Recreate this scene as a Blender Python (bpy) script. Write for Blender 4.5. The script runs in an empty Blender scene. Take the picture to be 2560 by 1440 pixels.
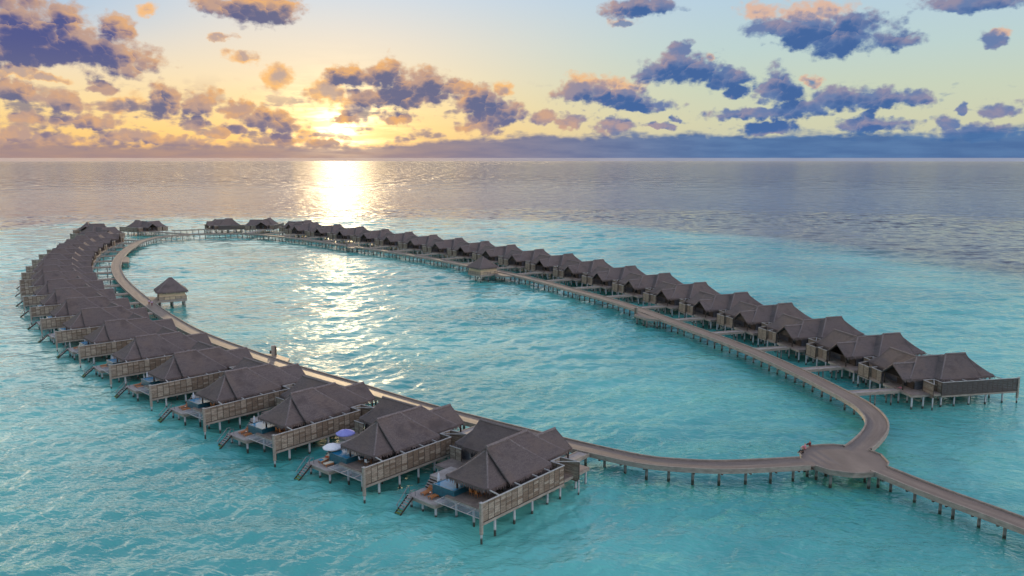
import bpy, math, random
import numpy as np
from mathutils import Vector, Matrix

R = math.radians
random.seed(7)
rng = np.random.default_rng(11)
scene = bpy.context.scene
COL = scene.collection

# ------------------------------------------------------------------ camera
FPX, CH, HY = 2050.0, 46.0, 395.0          # focal length in photo pixels, camera height, eye-level row
PITCH = math.atan((720 - HY) / FPX)
cam = bpy.data.cameras.new('camera')
cam.sensor_width = 36.0
cam.lens = FPX / 2560 * 36
cam.clip_start = 1.0
cam.clip_end = 90000
camo = bpy.data.objects.new('camera', cam)
camo.location = (0, 0, CH)
camo.rotation_euler = (math.pi / 2 - PITCH, 0, 0)
COL.objects.link(camo)
scene.camera = camo

def un(x, y, h=0.0):
    """survey: ground point at height h seen in the photograph at pixel x, y"""
    dx, dy = (x - 1280) / FPX, (y - 720) / FPX
    ry = math.cos(PITCH) - dy * math.sin(PITCH)
    rz = -math.sin(PITCH) - dy * math.cos(PITCH)
    t = (CH - h) / -rz
    return (dx * t, ry * t)

def azel(x, y):
    dx, dy = (x - 1280) / FPX, (y - 720) / FPX
    ry = math.cos(PITCH) - dy * math.sin(PITCH)
    rz = -math.sin(PITCH) - dy * math.cos(PITCH)
    return math.degrees(math.atan2(dx, ry)), math.degrees(math.atan2(rz, math.hypot(dx, ry)))

def lin(c):
    return tuple(((v / 255) / 12.92 if v / 255 < 0.04045 else ((v / 255 + 0.055) / 1.055) ** 2.4) for v in c)

SUN_AZ, SUN_EL = azel(838, 0)[0], 6.5

# ------------------------------------------------------------------ node helper
class NT:
    def __init__(self, tree):
        self.t = tree
        tree.nodes.clear()
    def n(self, kind, **kw):
        nd = self.t.nodes.new(kind)
        for k, v in kw.items():
            setattr(nd, k, v)
        return nd
    def put(self, sock, v):
        if isinstance(v, bpy.types.NodeSocket):
            self.t.links.new(v, sock)
        elif v is not None:
            try:
                sock.default_value = v
            except Exception:
                sock.default_value = (v[0], v[1], v[2], 1.0)
    def m(self, op, a=None, b=None, c=None, clamp=False):
        nd = self.n('ShaderNodeMath', operation=op)
        nd.use_clamp = clamp
        for i, v in enumerate((a, b, c)):
            if v is not None:
                self.put(nd.inputs[i], v)
        return nd.outputs[0]
    def v(self, op, a=None, b=None, c=None):
        nd = self.n('ShaderNodeVectorMath', operation=op)
        for i, x in enumerate((a, b, c)):
            if x is not None:
                self.put(nd.inputs[i], x)
        return nd.outputs['Value'] if op in ('LENGTH', 'DOT_PRODUCT', 'DISTANCE') else nd.outputs[0]
    def mix(self, f, a, b, blend='MIX'):
        nd = self.n('ShaderNodeMix', data_type='RGBA', blend_type=blend)
        self.put(nd.inputs[0], f)
        for s, v in ((nd.inputs[6], a), (nd.inputs[7], b)):
            if isinstance(v, (tuple, list)) and len(v) == 3:
                v = (*v, 1.0)
            self.put(s, v)
        return nd.outputs[2]
    def ramp(self, f, stops, interp='LINEAR'):
        nd = self.n('ShaderNodeValToRGB')
        cr = nd.color_ramp
        cr.interpolation = interp
        while len(cr.elements) < len(stops):
            cr.elements.new(0.5)
        for e, (p, c) in zip(cr.elements, stops):
            e.position = p
            e.color = (*c, 1.0) if len(c) == 3 else c
        self.put(nd.inputs[0], f)
        return nd.outputs[0]
    def smooth(self, x, a, b):
        nd = self.n('ShaderNodeMapRange', interpolation_type='SMOOTHSTEP')
        self.put(nd.inputs[0], x); self.put(nd.inputs[1], a); self.put(nd.inputs[2], b)
        return nd.outputs[0]
    def noise(self, vec, scale, detail=4, rough=0.5, lac=2.0, dist=0.0, dims='3D'):
        nd = self.n('ShaderNodeTexNoise', noise_dimensions=dims)
        self.put(nd.inputs['Vector'], vec)
        nd.inputs['Scale'].default_value = scale
        nd.inputs['Detail'].default_value = detail
        nd.inputs['Roughness'].default_value = rough
        nd.inputs['Lacunarity'].default_value = lac
        nd.inputs['Distortion'].default_value = dist
        return nd
    def xyz(self, x=0.0, y=0.0, z=0.0):
        nd = self.n('ShaderNodeCombineXYZ')
        self.put(nd.inputs[0], x); self.put(nd.inputs[1], y); self.put(nd.inputs[2], z)
        return nd.outputs[0]
    def sep(self, v):
        nd = self.n('ShaderNodeSeparateXYZ')
        self.put(nd.inputs[0], v)
        return nd.outputs

# ------------------------------------------------------------------ sky
world = bpy.data.worlds.new("World")
scene.world = world
world.use_nodes = True
w = NT(world.node_tree)
tc = w.n('ShaderNodeTexCoord')
d = w.v('NORMALIZE', tc.outputs['Generated'])
dx, dy, dz = w.sep(d)
DEG = 180 / math.pi
az = w.m('MULTIPLY', w.m('ARCTAN2', dx, dy), DEG)
el = w.m('MULTIPLY', w.m('ARCSINE', dz), DEG)
eln = w.m('MULTIPLY', el, 1 / 90.0)
def stops(L):
    return [(a / 90.0, lin(c)) for a, c in L]
cool = w.ramp(eln, stops([(0, (196, 196, 176)), (2.2, (208, 209, 178)), (4.5, (201, 212, 190)), (7, (190, 212, 210)), (10.3, (182, 208, 226)), (20, (132, 160, 198)), (45, (112, 140, 186)), (90, (124, 146, 188))]))
warm = w.ramp(eln, stops([(0, (240, 178, 112)), (1.6, (252, 208, 132)), (3.2, (251, 219, 158)), (5.2, (244, 223, 186)), (7.5, (232, 222, 206)), (10.3, (208, 218, 228)), (20, (132, 160, 198)), (45, (112, 140, 186)), (90, (124, 146, 188))]))
wl = w.smooth(az, 16.0, -13.0)
wl2 = w.smooth(az, -75.0, -35.0)
wf = w.m('MULTIPLY', wl, wl2)
base = w.mix(wf, cool, warm)
# a slightly cooler high left corner
base = w.mix(w.m('MULTIPLY', w.smooth(az, -16.0, -30.0), w.smooth(el, 5.0, 10.0)), base, lin((176, 202, 226)))
# the sun's glow behind the broken cloud
gx = w.m('MULTIPLY', w.m('SUBTRACT', az, SUN_AZ), 0.72)
gy = w.m('SUBTRACT', el, 2.0)
gr = w.m('SQRT', w.m('ADD', w.m('MULTIPLY', gx, gx), w.m('MULTIPLY', gy, gy)))
g1 = w.m('EXPONENT', w.m('MULTIPLY', gr, -1 / 0.85))
g2 = w.m('EXPONENT', w.m('MULTIPLY', gr, -1 / 3.0))
streak = w.noise(w.xyz(w.m('MULTIPLY', az, 0.35), w.m('MULTIPLY', el, 3.2), 3.3), 1.0, 3, 0.6).outputs[0]
g1 = w.m('MULTIPLY', g1, w.m('MULTIPLY_ADD', w.smooth(streak, 0.38, 0.62), 1.0, 0.35))
glow = w.v('ADD', w.v('SCALE', (1.0, 0.72, 0.34)), (0, 0, 0))
def scale(col, f):
    nd = w.n('ShaderNodeVectorMath', operation='SCALE')
    w.put(nd.inputs[0], col); w.put(nd.inputs['Scale'], f)
    return nd.outputs[0]
GL1, GL2 = 5.0, 0.13
glow = w.v('ADD', scale((1.0, 0.80, 0.42), w.m('MULTIPLY', g1, GL1)), scale((1.0, 0.72, 0.40), w.m('MULTIPLY', g2, GL2)))
nish = w.n('ShaderNodeTexSky', sky_type='NISHITA')
nish.sun_disc = False
nish.sun_elevation = R(SUN_EL)
nish.sun_rotation = R(SUN_AZ)
eastfill = w.smooth(w.m('MULTIPLY_ADD', dx, 0.93, w.m('MULTIPLY', dy, -0.36)), 0.22, 0.90)     # added fill: eastern sky brightened to light roofs and fences facing the camera
leftfill = w.m('MULTIPLY', w.smooth(az, -33.5, -39.0), w.smooth(el, 40.0, 8.0))  # added warm boost left of the frame, mirrored as gold on wave crests
leftfill = w.m('MULTIPLY', leftfill, w.smooth(az, -110.0, -80.0))
base = scale(w.mix(leftfill, base, (0.95, 0.78, 0.60)), w.m('MULTIPLY_ADD', leftfill, 2.2, 1.0))
upfill = w.m('MULTIPLY', w.m('MULTIPLY', w.smooth(el, 11.0, 14.0), w.smooth(el, 32.0, 18.0)), w.m('MULTIPLY', w.smooth(az, 14.0, -10.0), w.smooth(az, -110.0, -80.0)))  # added cream boost above the frame, gives the lagoon a milky sheen
base = scale(w.mix(upfill, base, (0.93, 0.82, 0.68)), w.m('MULTIPLY_ADD', upfill, 1.0, 1.0))
base = w.v('ADD', scale(w.mix(eastfill, base, (0.90, 0.84, 0.86)), w.m('MULTIPLY_ADD', eastfill, 1.25, 0.97)), scale(nish.outputs[0], 0.0025))
base = w.v('ADD', base, glow)

# cloud banks, each measured as a patch of sky (azimuth, elevation); photo pixels converted to sky angles
BL = [  # x, y, rx, ry
 (60,60,150,105),(190,105,150,80),(310,140,95,48),(30,125,130,62),(275,60,42,40),(150,40,60,50),
 (645,12,100,52),(560,5,60,26),(2495,88,40,30),(2420,0,150,26),
 (45,235,62,30),(155,255,66,34),(245,212,38,20),(205,300,110,20),(55,300,60,20),(25,340,70,24),(150,342,80,18),
 (415,240,44,56),(505,258,52,36),(600,265,48,28),(672,295,72,44),(490,302,32,22),(570,326,55,16),(330,338,85,22),(115,358,90,16),(455,345,60,18),
 (960,180,40,50),(1045,205,78,50),(885,190,60,40),(1000,240,130,30),(995,290,56,22),(852,292,36,18),(815,346,60,18),(900,250,60,30),(1130,215,50,30),
 (1195,245,64,52),(1250,280,70,36),(1205,310,46,28),(1362,292,40,20),(1432,300,50,20),(1430,225,50,34),
 (1530,235,110,40),(1600,262,95,18),(1536,312,48,30),(1700,168,112,44),(1690,126,36,26),(1812,196,62,32),(1840,232,40,18),
 (1950,215,55,60),(1900,284,135,20),(2000,270,80,36),(2090,245,90,40),(2190,245,110,30),(2290,238,46,26),(1935,317,62,20),(2190,308,92,24),(2182,286,30,20),
 (2375,300,40,30),(2440,325,120,30),(2408,262,20,14),(2512,264,54,24),
 (2110,78,150,52),(2010,70,90,50),(1930,70,66,30),(2235,92,84,24),(1605,14,74,28),(700,345,50,22),(1640,310,40,10),(1690,294,18,8)]
WM = [(365,12,34,26),(555,90,40,14),(605,138,38,26),(690,178,52,44),(300,250,72,34),(50,188,60,26),(120,200,60,14),
 (830,225,60,44),(865,270,50,34),(1440,200,40,30),(1560,205,80,34),(1895,22,60,32),(2040,26,120,34),(1775,150,20,18),(2035,190,20,26),(2520,70,30,18),(1570,50,40,16),(1260,215,34,32),(760,330,40,30)]
P = w.xyz(az, el, 0.0)
w1 = w.noise(w.v('MULTIPLY', P, (0.22, 0.32, 1.0)), 1.0, 3, 0.5).outputs['Color']
w2 = w.noise(w.v('MULTIPLY', P, (1.3, 1.7, 1.0)), 1.0, 3, 0.55).outputs['Color']
warp = w.v('ADD', w.v('MULTIPLY', w.v('SUBTRACT', w1, (0.5, 0.5, 0.5)), (3.2, 1.5, 0)), w.v('MULTIPLY', w.v('SUBTRACT', w2, (0.5, 0.5, 0.5)), (0.9, 0.75, 0)))
PW = w.v('ADD', P, warp)
def field(blobs, pw):
    out = None
    for (x, y, rx, ry) in blobs:
        a0, e0 = azel(x, y)
        a1, _ = azel(x + rx, y)
        _, e1 = azel(x, y - ry)
        ra, re = abs(a1 - a0) * 1.22, abs(e1 - e0) * 1.22
        # flat-bottomed: the patch falls off faster below its middle than above it
        q = w.v('MULTIPLY_ADD', pw, (1 / ra, 1 / re, 0), (-a0 / ra, -(e0 - 0.22 * re) / re, 0))
        L = w.v('LENGTH', w.v('MAXIMUM', q, w.v('MULTIPLY', q, (-1.0, -1.45, 0))))
        out = L if out is None else w.m('MINIMUM', out, L)
    return w.m('SUBTRACT', 1.0, out)
F = field(BL, PW)
G = field(WM, PW)
sgx = w.m('MULTIPLY_ADD', w.smooth(az, SUN_AZ - 8, SUN_AZ + 8), -0.9, 0.45)
FU = field([q_ for q_ in BL if q_[2] * q_[3] > 1500], w.v('ADD', PW, w.xyz(sgx, 0.62, 0.0)))
lift = w.m('SUBTRACT', F, FU)
def puffs(sc, k):
    """round puffs: cell distance plus a lit side (toward up and toward the sun)"""
    q = w.v('MULTIPLY', w.v('ADD', P, w.v('MULTIPLY', w.v('SUBTRACT', w2, (0.5, 0.5, 0.5)), (k, k * 0.8, 0))), (sc, sc * 1.25, 0))
    nd = w.n('ShaderNodeTexVoronoi', voronoi_dimensions='2D', feature='F1')
    w.put(nd.inputs['Vector'], q); nd.inputs['Scale'].default_value = 1.0
    off = w.v('SUBTRACT', q, nd.outputs['Position'])
    lx = w.m('MULTIPLY', w.m('MULTIPLY_ADD', w.smooth(az, SUN_AZ - 9, SUN_AZ + 9), -2.0, 1.0), 0.55)
    lit = w.v('DOT_PRODUCT', off, w.xyz(lx, 0.85, 0.0))
    return w.m('SUBTRACT', 0.55, nd.outputs['Distance']), lit
p1_, l1_ = puffs(0.62, 0.9)
p2_, l2_ = puffs(1.7, 0.5)
fb = w.noise(w.v('MULTIPLY', P, (0.55, 0.8, 1.0)), 1.0, 5, 0.55).outputs[0]
fine = w.noise(w.v('MULTIPLY', P, (3.2, 4.2, 1.0)), 1.0, 3, 0.6).outputs[0]
det = w.m('ADD', w.m('MULTIPLY', w.m('SUBTRACT', fb, 0.5), 0.9), w.m('MULTIPLY', w.m('SUBTRACT', fine, 0.5), 0.42))
low = w.smooth(el, 6.5, 3.0)
det = w.m('ADD', det, w.m('ADD', w.m('MULTIPLY', p1_, w.m('MULTIPLY_ADD', low, -0.28, 0.42)), w.m('MULTIPLY', p2_, w.m('MULTIPLY_ADD', low, 0.14, 0.24))))
det = w.m('ADD', det, -0.04)
D1 = w.m('ADD', F, det)
D2 = w.m('ADD', G, det)
rel = w.m('ADD', w.m('MULTIPLY', l1_, 0.20), w.m('MULTIPLY_ADD', l2_, 0.13, w.m('MULTIPLY', w.m('SUBTRACT', fine, 0.5), 0.42)))
rel = w.m('ADD', rel, w.m('MULTIPLY', lift, 0.75))
rel = w.m('ADD', rel, w.m('MULTIPLY', w.m('SUBTRACT', fb, 0.5), -0.7))
a1 = w.smooth(D1, 0.0, 0.46)
a2 = w.m('MULTIPLY', w.smooth(D2, 0.10, 0.62), 0.85)
sm = w.m('MULTIPLY', w.smooth(el, 0.2, 0.8), w.smooth(el, 5.5, 2.8))
scr = w.noise(w.v('MULTIPLY', P, (0.42, 1.15, 1.0)), 1.0, 4, 0.55).outputs[0]
S = w.m('MULTIPLY', w.m('SUBTRACT', scr, w.m('MULTIPLY_ADD', w.smooth(az, 8.0, -14.0), -0.125, 0.615)), 5.0)
S = w.m('ADD', S, w.m('MULTIPLY', p2_, 0.6))
a3 = w.m('MULTIPLY', w.m('MULTIPLY', w.smooth(S, 0.0, 0.7), sm), 0.8)
sunprox = w.m('EXPONENT', w.m('MULTIPLY', w.m('ABSOLUTE', w.m('SUBTRACT', az, SUN_AZ)), -1 / 13.0))
darkL = lin((112, 112, 140)); darkR = lin((70, 104, 158))
dark = w.mix(w.smooth(az, -7.0, 9.0), darkL, darkR)
dark = w.mix(w.m('MULTIPLY', w.smooth(az, -14.0, -24.0), w.smooth(el, 3.5, 7.5)), dark, lin((86, 92, 142)))
dark = w.mix(w.m('MULTIPLY', w.smooth(el, 3.6, 0.8), 0.6), dark, w.mix(w.smooth(az, -4.0, 10.0), lin((152, 130, 142)), lin((76, 112, 170))))
mid = w.mix(w.smooth(az, -6.0, 12.0), lin((184, 156, 148)), lin((92, 124, 172)))
peach = w.mix(w.smooth(az, -4.0, 16.0), lin((252, 188, 112)), lin((226, 180, 152)))
core = w.smooth(w.m('SUBTRACT', D1, w.m('MULTIPLY', rel, 1.0)), 0.10, 0.80)
c1 = w.mix(core, mid, dark)
warmf = w.m('MULTIPLY', w.smooth(w.m('SUBTRACT', rel, w.m('MULTIPLY', w.smooth(D1, 0.3, 1.3), 0.55)), -0.18, 0.45), w.m('MULTIPLY_ADD', sunprox, 0.85, 0.25))
warmf = w.m('MULTIPLY', warmf, w.m('MULTIPLY_ADD', w.smooth(fb, 0.38, 0.62), 0.8, 0.2))
c1 = w.mix(warmf, c1, peach)
c1 = w.v('ADD', c1, scale(glow, w.m('MULTIPLY', w.smooth(D1, 0.6, 0.0), 0.30)))
c2 = w.mix(w.smooth(w.m('SUBTRACT', D2, w.m('MULTIPLY', rel, 0.8)), 0.35, 1.1), peach, mid)
c3 = w.mix(w.smooth(w.m('SUBTRACT', S, rel), 0.2, 1.2), mid, dark)
sky = w.mix(a2, base, c2)
sky = w.mix(a3, sky, c3)
sky = w.mix(a1, sky, c1)
# low bank along the horizon
bt = w.noise(w.v('MULTIPLY', P, (0.28, 0.8, 1.0)), 1.0, 5, 0.62).outputs[0]
btop = w.m('ADD', w.m('MULTIPLY_ADD', w.smooth(az, -10.0, 3.0), 0.70, 0.95), w.m('MULTIPLY_ADD', w.m('SUBTRACT', bt, 0.5), 2.0, w.m('MULTIPLY', p2_, 0.22)))
ba = w.m('MULTIPLY', w.smooth(w.m('SUBTRACT', btop, el), -0.15, 0.40), w.m('MULTIPLY_ADD', w.smooth(az, -14.0, 2.0), 0.12, 0.84))
bn = w.noise(w.v('MULTIPLY', P, (0.3, 2.0, 1.0)), 1.0, 4, 0.55).outputs[0]
bcol = w.mix(w.smooth(az, -16.0, 18.0), w.mix(w.smooth(bn, 0.3, 0.7), lin((166, 140, 138)), lin((142, 128, 142))), w.mix(w.smooth(bn, 0.3, 0.7), lin((84, 122, 170)), lin((68, 106, 158))))
bcol = w.v('ADD', bcol, scale(glow, 0.10))
sky = w.mix(ba, sky, bcol)
# below eye level (only seen in reflections): soft grey
sky = w.mix(w.smooth(el, -0.3, -3.0), sky, lin((150, 150, 158)))
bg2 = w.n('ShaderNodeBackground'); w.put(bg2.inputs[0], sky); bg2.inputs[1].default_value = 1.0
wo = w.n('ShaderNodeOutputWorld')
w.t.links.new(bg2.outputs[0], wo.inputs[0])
try:
    world.cycles.sampling_method = 'MANUAL'; world.cycles.sample_map_resolution = 2048
except Exception:
    pass

sun = bpy.data.lights.new('sun', 'SUN')
sun.energy = 3.2
sun.angle = R(2.6)   # the disc is veiled and widened by thin cloud
sun.color = (1.0, 0.74, 0.42)
so = bpy.data.objects.new('sun', sun)
sd = Vector((math.sin(R(SUN_AZ)) * math.cos(R(SUN_EL)), math.cos(R(SUN_AZ)) * math.cos(R(SUN_EL)), math.sin(R(SUN_EL))))
so.rotation_euler = sd.to_track_quat('Z', 'Y').to_euler()
so.location = (0, 0, 80)
COL.objects.link(so)

# ------------------------------------------------------------------ materials
def mat(name, c1, c2=None, nscale=(1, 1, 1), ns=2.0, detail=5, contrast=(0.3, 0.7), rough=0.8, spec=0.3, bump=None, extra=None, metallic=0.0, coords='Object', trans=0.0):
    m = bpy.data.materials.new(name)
    m.use_nodes = True
    t = NT(m.node_tree)
    tc = t.n('ShaderNodeTexCoord')
    oc = t.n('ShaderNodeNewGeometry').outputs['Position'] if coords == 'World' else tc.outputs[coords]
    v = t.v('MULTIPLY', oc, nscale)
    col = (*c1, 1.0)
    if c2 is not None:
        f = t.noise(v, ns, detail, 0.6).outputs[0]
        col = t.mix(t.smooth(f, contrast[0], contrast[1]), c1, c2)
    if extra:
        col = extra(t, oc, col)
    b = t.n('ShaderNodeBsdfPrincipled')
    t.put(b.inputs['Base Color'], col)
    b.inputs['Roughness'].default_value = rough
    b.inputs['Specular IOR Level'].default_value = spec
    b.inputs['Metallic'].default_value = metallic
    if bump:
        bs, st, dist, sc = bump
        bf = t.noise(t.v('MULTIPLY', oc, sc), bs, 6, 0.65).outputs[0]
        bn = t.n('ShaderNodeBump')
        bn.inputs['Strength'].default_value = st
        bn.inputs['Distance'].default_value = dist
        t.put(bn.inputs['Height'], bf)
        t.t.links.new(bn.outputs[0], b.inputs['Normal'])
    o = t.n('ShaderNodeOutputMaterial')
    if trans:
        tr = t.n('ShaderNodeBsdfTransparent')
        mx = t.n('ShaderNodeMixShader')
        mx.inputs[0].default_value = trans
        t.t.links.new(b.outputs[0], mx.inputs[1]); t.t.links.new(tr.outputs[0], mx.inputs[2])
        t.t.links.new(mx.outputs[0], o.inputs[0])
    else:
        t.t.links.new(b.outputs[0], o.inputs[0])
    return m

def thatch_extra(t, oc, col):
    big = t.noise(oc, 0.22, 4, 0.6).outputs[0]
    col = t.mix(t.m('MULTIPLY', t.smooth(big, 0.45, 0.62), 0.6), col, (0.170, 0.130, 0.115))
    big2 = t.noise(t.v('ADD', oc, (40.0, 7.0, 3.0)), 0.30, 4, 0.6).outputs[0]
    col = t.mix(t.m('MULTIPLY', t.smooth(big2, 0.52, 0.68), 0.5), col, (0.066, 0.054, 0.055))
    inf = t.n('ShaderNodeObjectInfo')
    col = t.mix(t.m('MULTIPLY', inf.outputs['Random'], 0.35), col, (0.105, 0.085, 0.082))
    crs = t.noise(t.v('MULTIPLY', oc, (1, 1, 5.5)), 0.9, 3, 0.6).outputs[0]
    col = t.mix(t.m('MULTIPLY', t.smooth(crs, 0.52, 0.60), 0.28), col, (0.085, 0.07, 0.074))
    return col
M = {}
M['thatch'] = mat('thatch', (0.098, 0.079, 0.079), (0.196, 0.162, 0.158), (9, 9, 2.2), 1.0, 6, (0.25, 0.75), 0.95, 0.1, (1.0, 1.0, 0.12, (14, 14, 3)), thatch_extra, coords='World')
M['ridge'] = mat('thatch_ridge', (0.13, 0.108, 0.108), (0.225, 0.192, 0.19), (6, 6, 3), 1.0, 6, (0.3, 0.7), 0.95, 0.1, (1.0, 0.8, 0.06, (12, 12, 5)))
def board_extra(t, oc, col):
    g = t.noise(t.v('MULTIPLY', oc, (0.9, 0.9, 9.0)), 1.6, 5, 0.65).outputs[0]
    return t.mix(t.m('MULTIPLY', t.smooth(g, 0.42, 0.62), 0.55), col, (0.07, 0.055, 0.045))
M['boardA'] = mat('board_grey', (0.21, 0.165, 0.13), (0.33, 0.265, 0.21), (1, 1, 12), 1.2, 5, (0.3, 0.7), 0.85, 0.2, (1.0, 0.5, 0.03, (2, 2, 16)), board_extra, coords='World')
M['boardB'] = mat('board_brown', (0.15, 0.108, 0.08), (0.25, 0.185, 0.14), (1, 1, 12), 1.2, 5, (0.3, 0.7), 0.85, 0.2, (1.0, 0.5, 0.03, (2, 2, 16)), board_extra, coords='World')
M['boardC'] = mat('board_pale', (0.30, 0.25, 0.20), (0.42, 0.355, 0.29), (1, 1, 12), 1.2, 5, (0.3, 0.7), 0.85, 0.2, (1.0, 0.5, 0.03, (2, 2, 16)), board_extra, coords='World')
M['frame'] = mat('weathered_frame', (0.055, 0.042, 0.035), (0.10, 0.08, 0.066), (3, 3, 3), 1.5, rough=0.85)
M['rail'] = mat('silvered_rail', (0.34, 0.32, 0.31), (0.44, 0.42, 0.41), (1.2, 1.2, 1.2), 1.5, rough=0.7)
M['kerb'] = mat('kerb_timber', (0.20, 0.17, 0.15), (0.29, 0.25, 0.22), (1.0, 1.0, 1.0), 1.2, rough=0.75)
M['beam'] = mat('deck_beam', (0.22, 0.19, 0.165), (0.33, 0.29, 0.25), (1, 1, 3), 1.0, rough=0.85)
def plank_extra(t, oc, col):
    x, y, z = t.sep(oc)
    fr = t.m('FRACT', t.m('MULTIPLY', y, 7.0))
    line = t.smooth(fr, 0.10, 0.02)
    return t.mix(t.m('MULTIPLY', line, 0.5), col, (0.05, 0.04, 0.035))
M['deck'] = mat('deck_planks', (0.16, 0.122, 0.108), (0.26, 0.205, 0.182), (1.0, 1.0, 1.0), 0.9, 6, (0.3, 0.7), 0.75, 0.3, None, plank_extra)
M['deckg'] = mat('deck_planks_silvered', (0.27, 0.23, 0.215), (0.38, 0.33, 0.315), (1.0, 1.0, 1.0), 0.9, 6, (0.3, 0.7), 0.7, 0.3, None, plank_extra)
M['dark'] = mat('dark_timber', (0.028, 0.020, 0.017), (0.05, 0.036, 0.03), (2, 2, 8), 1.2, rough=0.7)
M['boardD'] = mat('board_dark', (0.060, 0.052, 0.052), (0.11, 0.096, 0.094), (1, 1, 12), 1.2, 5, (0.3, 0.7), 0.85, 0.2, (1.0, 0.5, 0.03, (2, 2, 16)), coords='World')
M['wall'] = mat('slate_timber_wall', (0.085, 0.085, 0.10), (0.13, 0.13, 0.15), (1, 1, 5), 1.4, rough=0.8)
M['glass'] = mat('dark_glass', (0.012, 0.016, 0.02), rough=0.06, spec=0.7)
def pile_extra(t, oc, col):
    g = t.n('ShaderNodeNewGeometry')
    z = t.sep(g.outputs['Position'])[2]
    nz = t.noise(g.outputs['Position'], 3.0, 3, 0.6).outputs[0]
    f = t.smooth(t.m('ADD', z, t.m('MULTIPLY', nz, 0.35)), 0.75, 0.45)
    return t.mix(f, col, (0.045, 0.055, 0.045))
M['pile'] = mat('painted_pile', (0.34, 0.34, 0.36), (0.50, 0.50, 0.52), (1, 1, 1), 1.3, 5, (0.3, 0.7), 0.7, 0.3, None, pile_extra)
M['pileg'] = mat('concrete_pile', (0.16, 0.155, 0.15), (0.26, 0.25, 0.24), (1, 1, 1), 1.3, 5, (0.3, 0.7), 0.8, 0.2, None, pile_extra)
M['tile'] = mat('pool_tile', (0.010, 0.075, 0.11), (0.016, 0.11, 0.155), (1, 1, 1), 3.0, rough=0.3, spec=0.5)
M['pool'] = mat('pool_water', (0.015, 0.19, 0.36), (0.02, 0.24, 0.42), (1, 1, 1), 0.8, rough=0.12, spec=0.2, bump=(2.0, 0.25, 0.05, (1, 1, 1)))
M['net'] = mat('woven_net', (0.42, 0.44, 0.48), rough=0.8, trans=0.68)
M['teak'] = mat('teak', (0.34, 0.115, 0.035), (0.46, 0.17, 0.05), (1, 8, 1), 1.2, rough=0.55, spec=0.4)
M['white'] = mat('white_cloth', (0.74, 0.74, 0.78), (0.66, 0.66, 0.71), ns=3.0, rough=0.85)
M['cream'] = mat('cream_cushion', (0.62, 0.55, 0.44), (0.54, 0.47, 0.37), ns=3.0, rough=0.9)
M['blue'] = mat('blue_towel', (0.05, 0.30, 0.50), (0.04, 0.24, 0.42), ns=4.0, rough=0.95)
M['violet'] = mat('violet_canvas', (0.26, 0.27, 0.62), (0.22, 0.23, 0.55), ns=3.0, rough=0.85)
M['orange'] = mat('orange_towel', (0.75, 0.14, 0.03), (0.62, 0.10, 0.03), ns=4.0, rough=0.95)
M['tanwall'] = mat('woven_tan_wall', (0.46, 0.36, 0.24), (0.60, 0.48, 0.33), (1, 1, 10), 1.4, rough=0.85)
M['steel'] = mat('rail_steel', (0.18, 0.18, 0.20), rough=0.4, metallic=0.6)
M['algae'] = mat('algae_green', (0.16, 0.24, 0.06), (0.10, 0.17, 0.05), ns=5.0, rough=0.8)
M['skin'] = mat('skin', (0.42, 0.24, 0.16), rough=0.6)
M['hair'] = mat('hair', (0.02, 0.015, 0.012), rough=0.7)
M['blk'] = mat('black_cloth', (0.018, 0.018, 0.022), rough=0.9)
M['maroon'] = mat('maroon_cloth', (0.12, 0.018, 0.028), rough=0.9)
M['pink'] = mat('pink_cloth', (0.60, 0.22, 0.26), rough=0.9)
M['lilac'] = mat('lilac_cloth', (0.42, 0.33, 0.55), rough=0.9)

# boardwalk: UV x across (0..1), UV y metres along
def walk_mat():
    m = bpy.data.materials.new('boardwalk_planks'); m.use_nodes = True
    t = NT(m.node_tree)
    uv = t.n('ShaderNodeUVMap').outputs[0]
    x, y, z = t.sep(uv)
    n1 = t.noise(t.v('MULTIPLY', uv, (5.0, 0.12, 1)), 1.0, 5, 0.6).outputs[0]
    n2 = t.noise(t.v('MULTIPLY', uv, (1.5, 5.5, 1)), 1.0, 3, 0.6).outputs[0]
    col = t.mix(t.smooth(n1, 0.3, 0.7), (0.150, 0.114, 0.096), (0.240, 0.188, 0.160))
    col = t.mix(t.m('MULTIPLY', t.smooth(n2, 0.35, 0.75), 0.35), col, (0.14, 0.10, 0.085))
    cx = t.m('ABSOLUTE', t.m('SUBTRACT', x, 0.5))
    trk = t.m('MULTIPLY', t.smooth(cx, 0.10, 0.17), t.smooth(cx, 0.36, 0.29))
    col = t.mix(t.m('MULTIPLY', trk, 0.45), col, (0.15, 0.112, 0.10))
    fr = t.m('FRACT', t.m('MULTIPLY', y, 6.5))
    col = t.mix(t.m('MULTIPLY', t.smooth(fr, 0.12, 0.03), 0.4), col, (0.05, 0.04, 0.035))
    b = t.n('ShaderNodeBsdfPrincipled')
    t.put(b.inputs['Base Color'], col)
    b.inputs['Roughness'].default_value = 0.62
    b.inputs['Specular IOR Level'].default_value = 0.35
    bn = t.n('ShaderNodeBump'); bn.inputs['Strength'].default_value = 0.5; bn.inputs['Distance'].default_value = 0.02
    t.put(bn.inputs['Height'], t.m('ADD', n2, t.m('MULTIPLY', t.smooth(fr, 0.12, 0.03), -1.0)))
    t.t.links.new(bn.outputs[0], b.inputs['Normal'])
    o = t.n('ShaderNodeOutputMaterial'); t.t.links.new(b.outputs[0], o.inputs[0])
    return m
M['walk'] = walk_mat()

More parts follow.
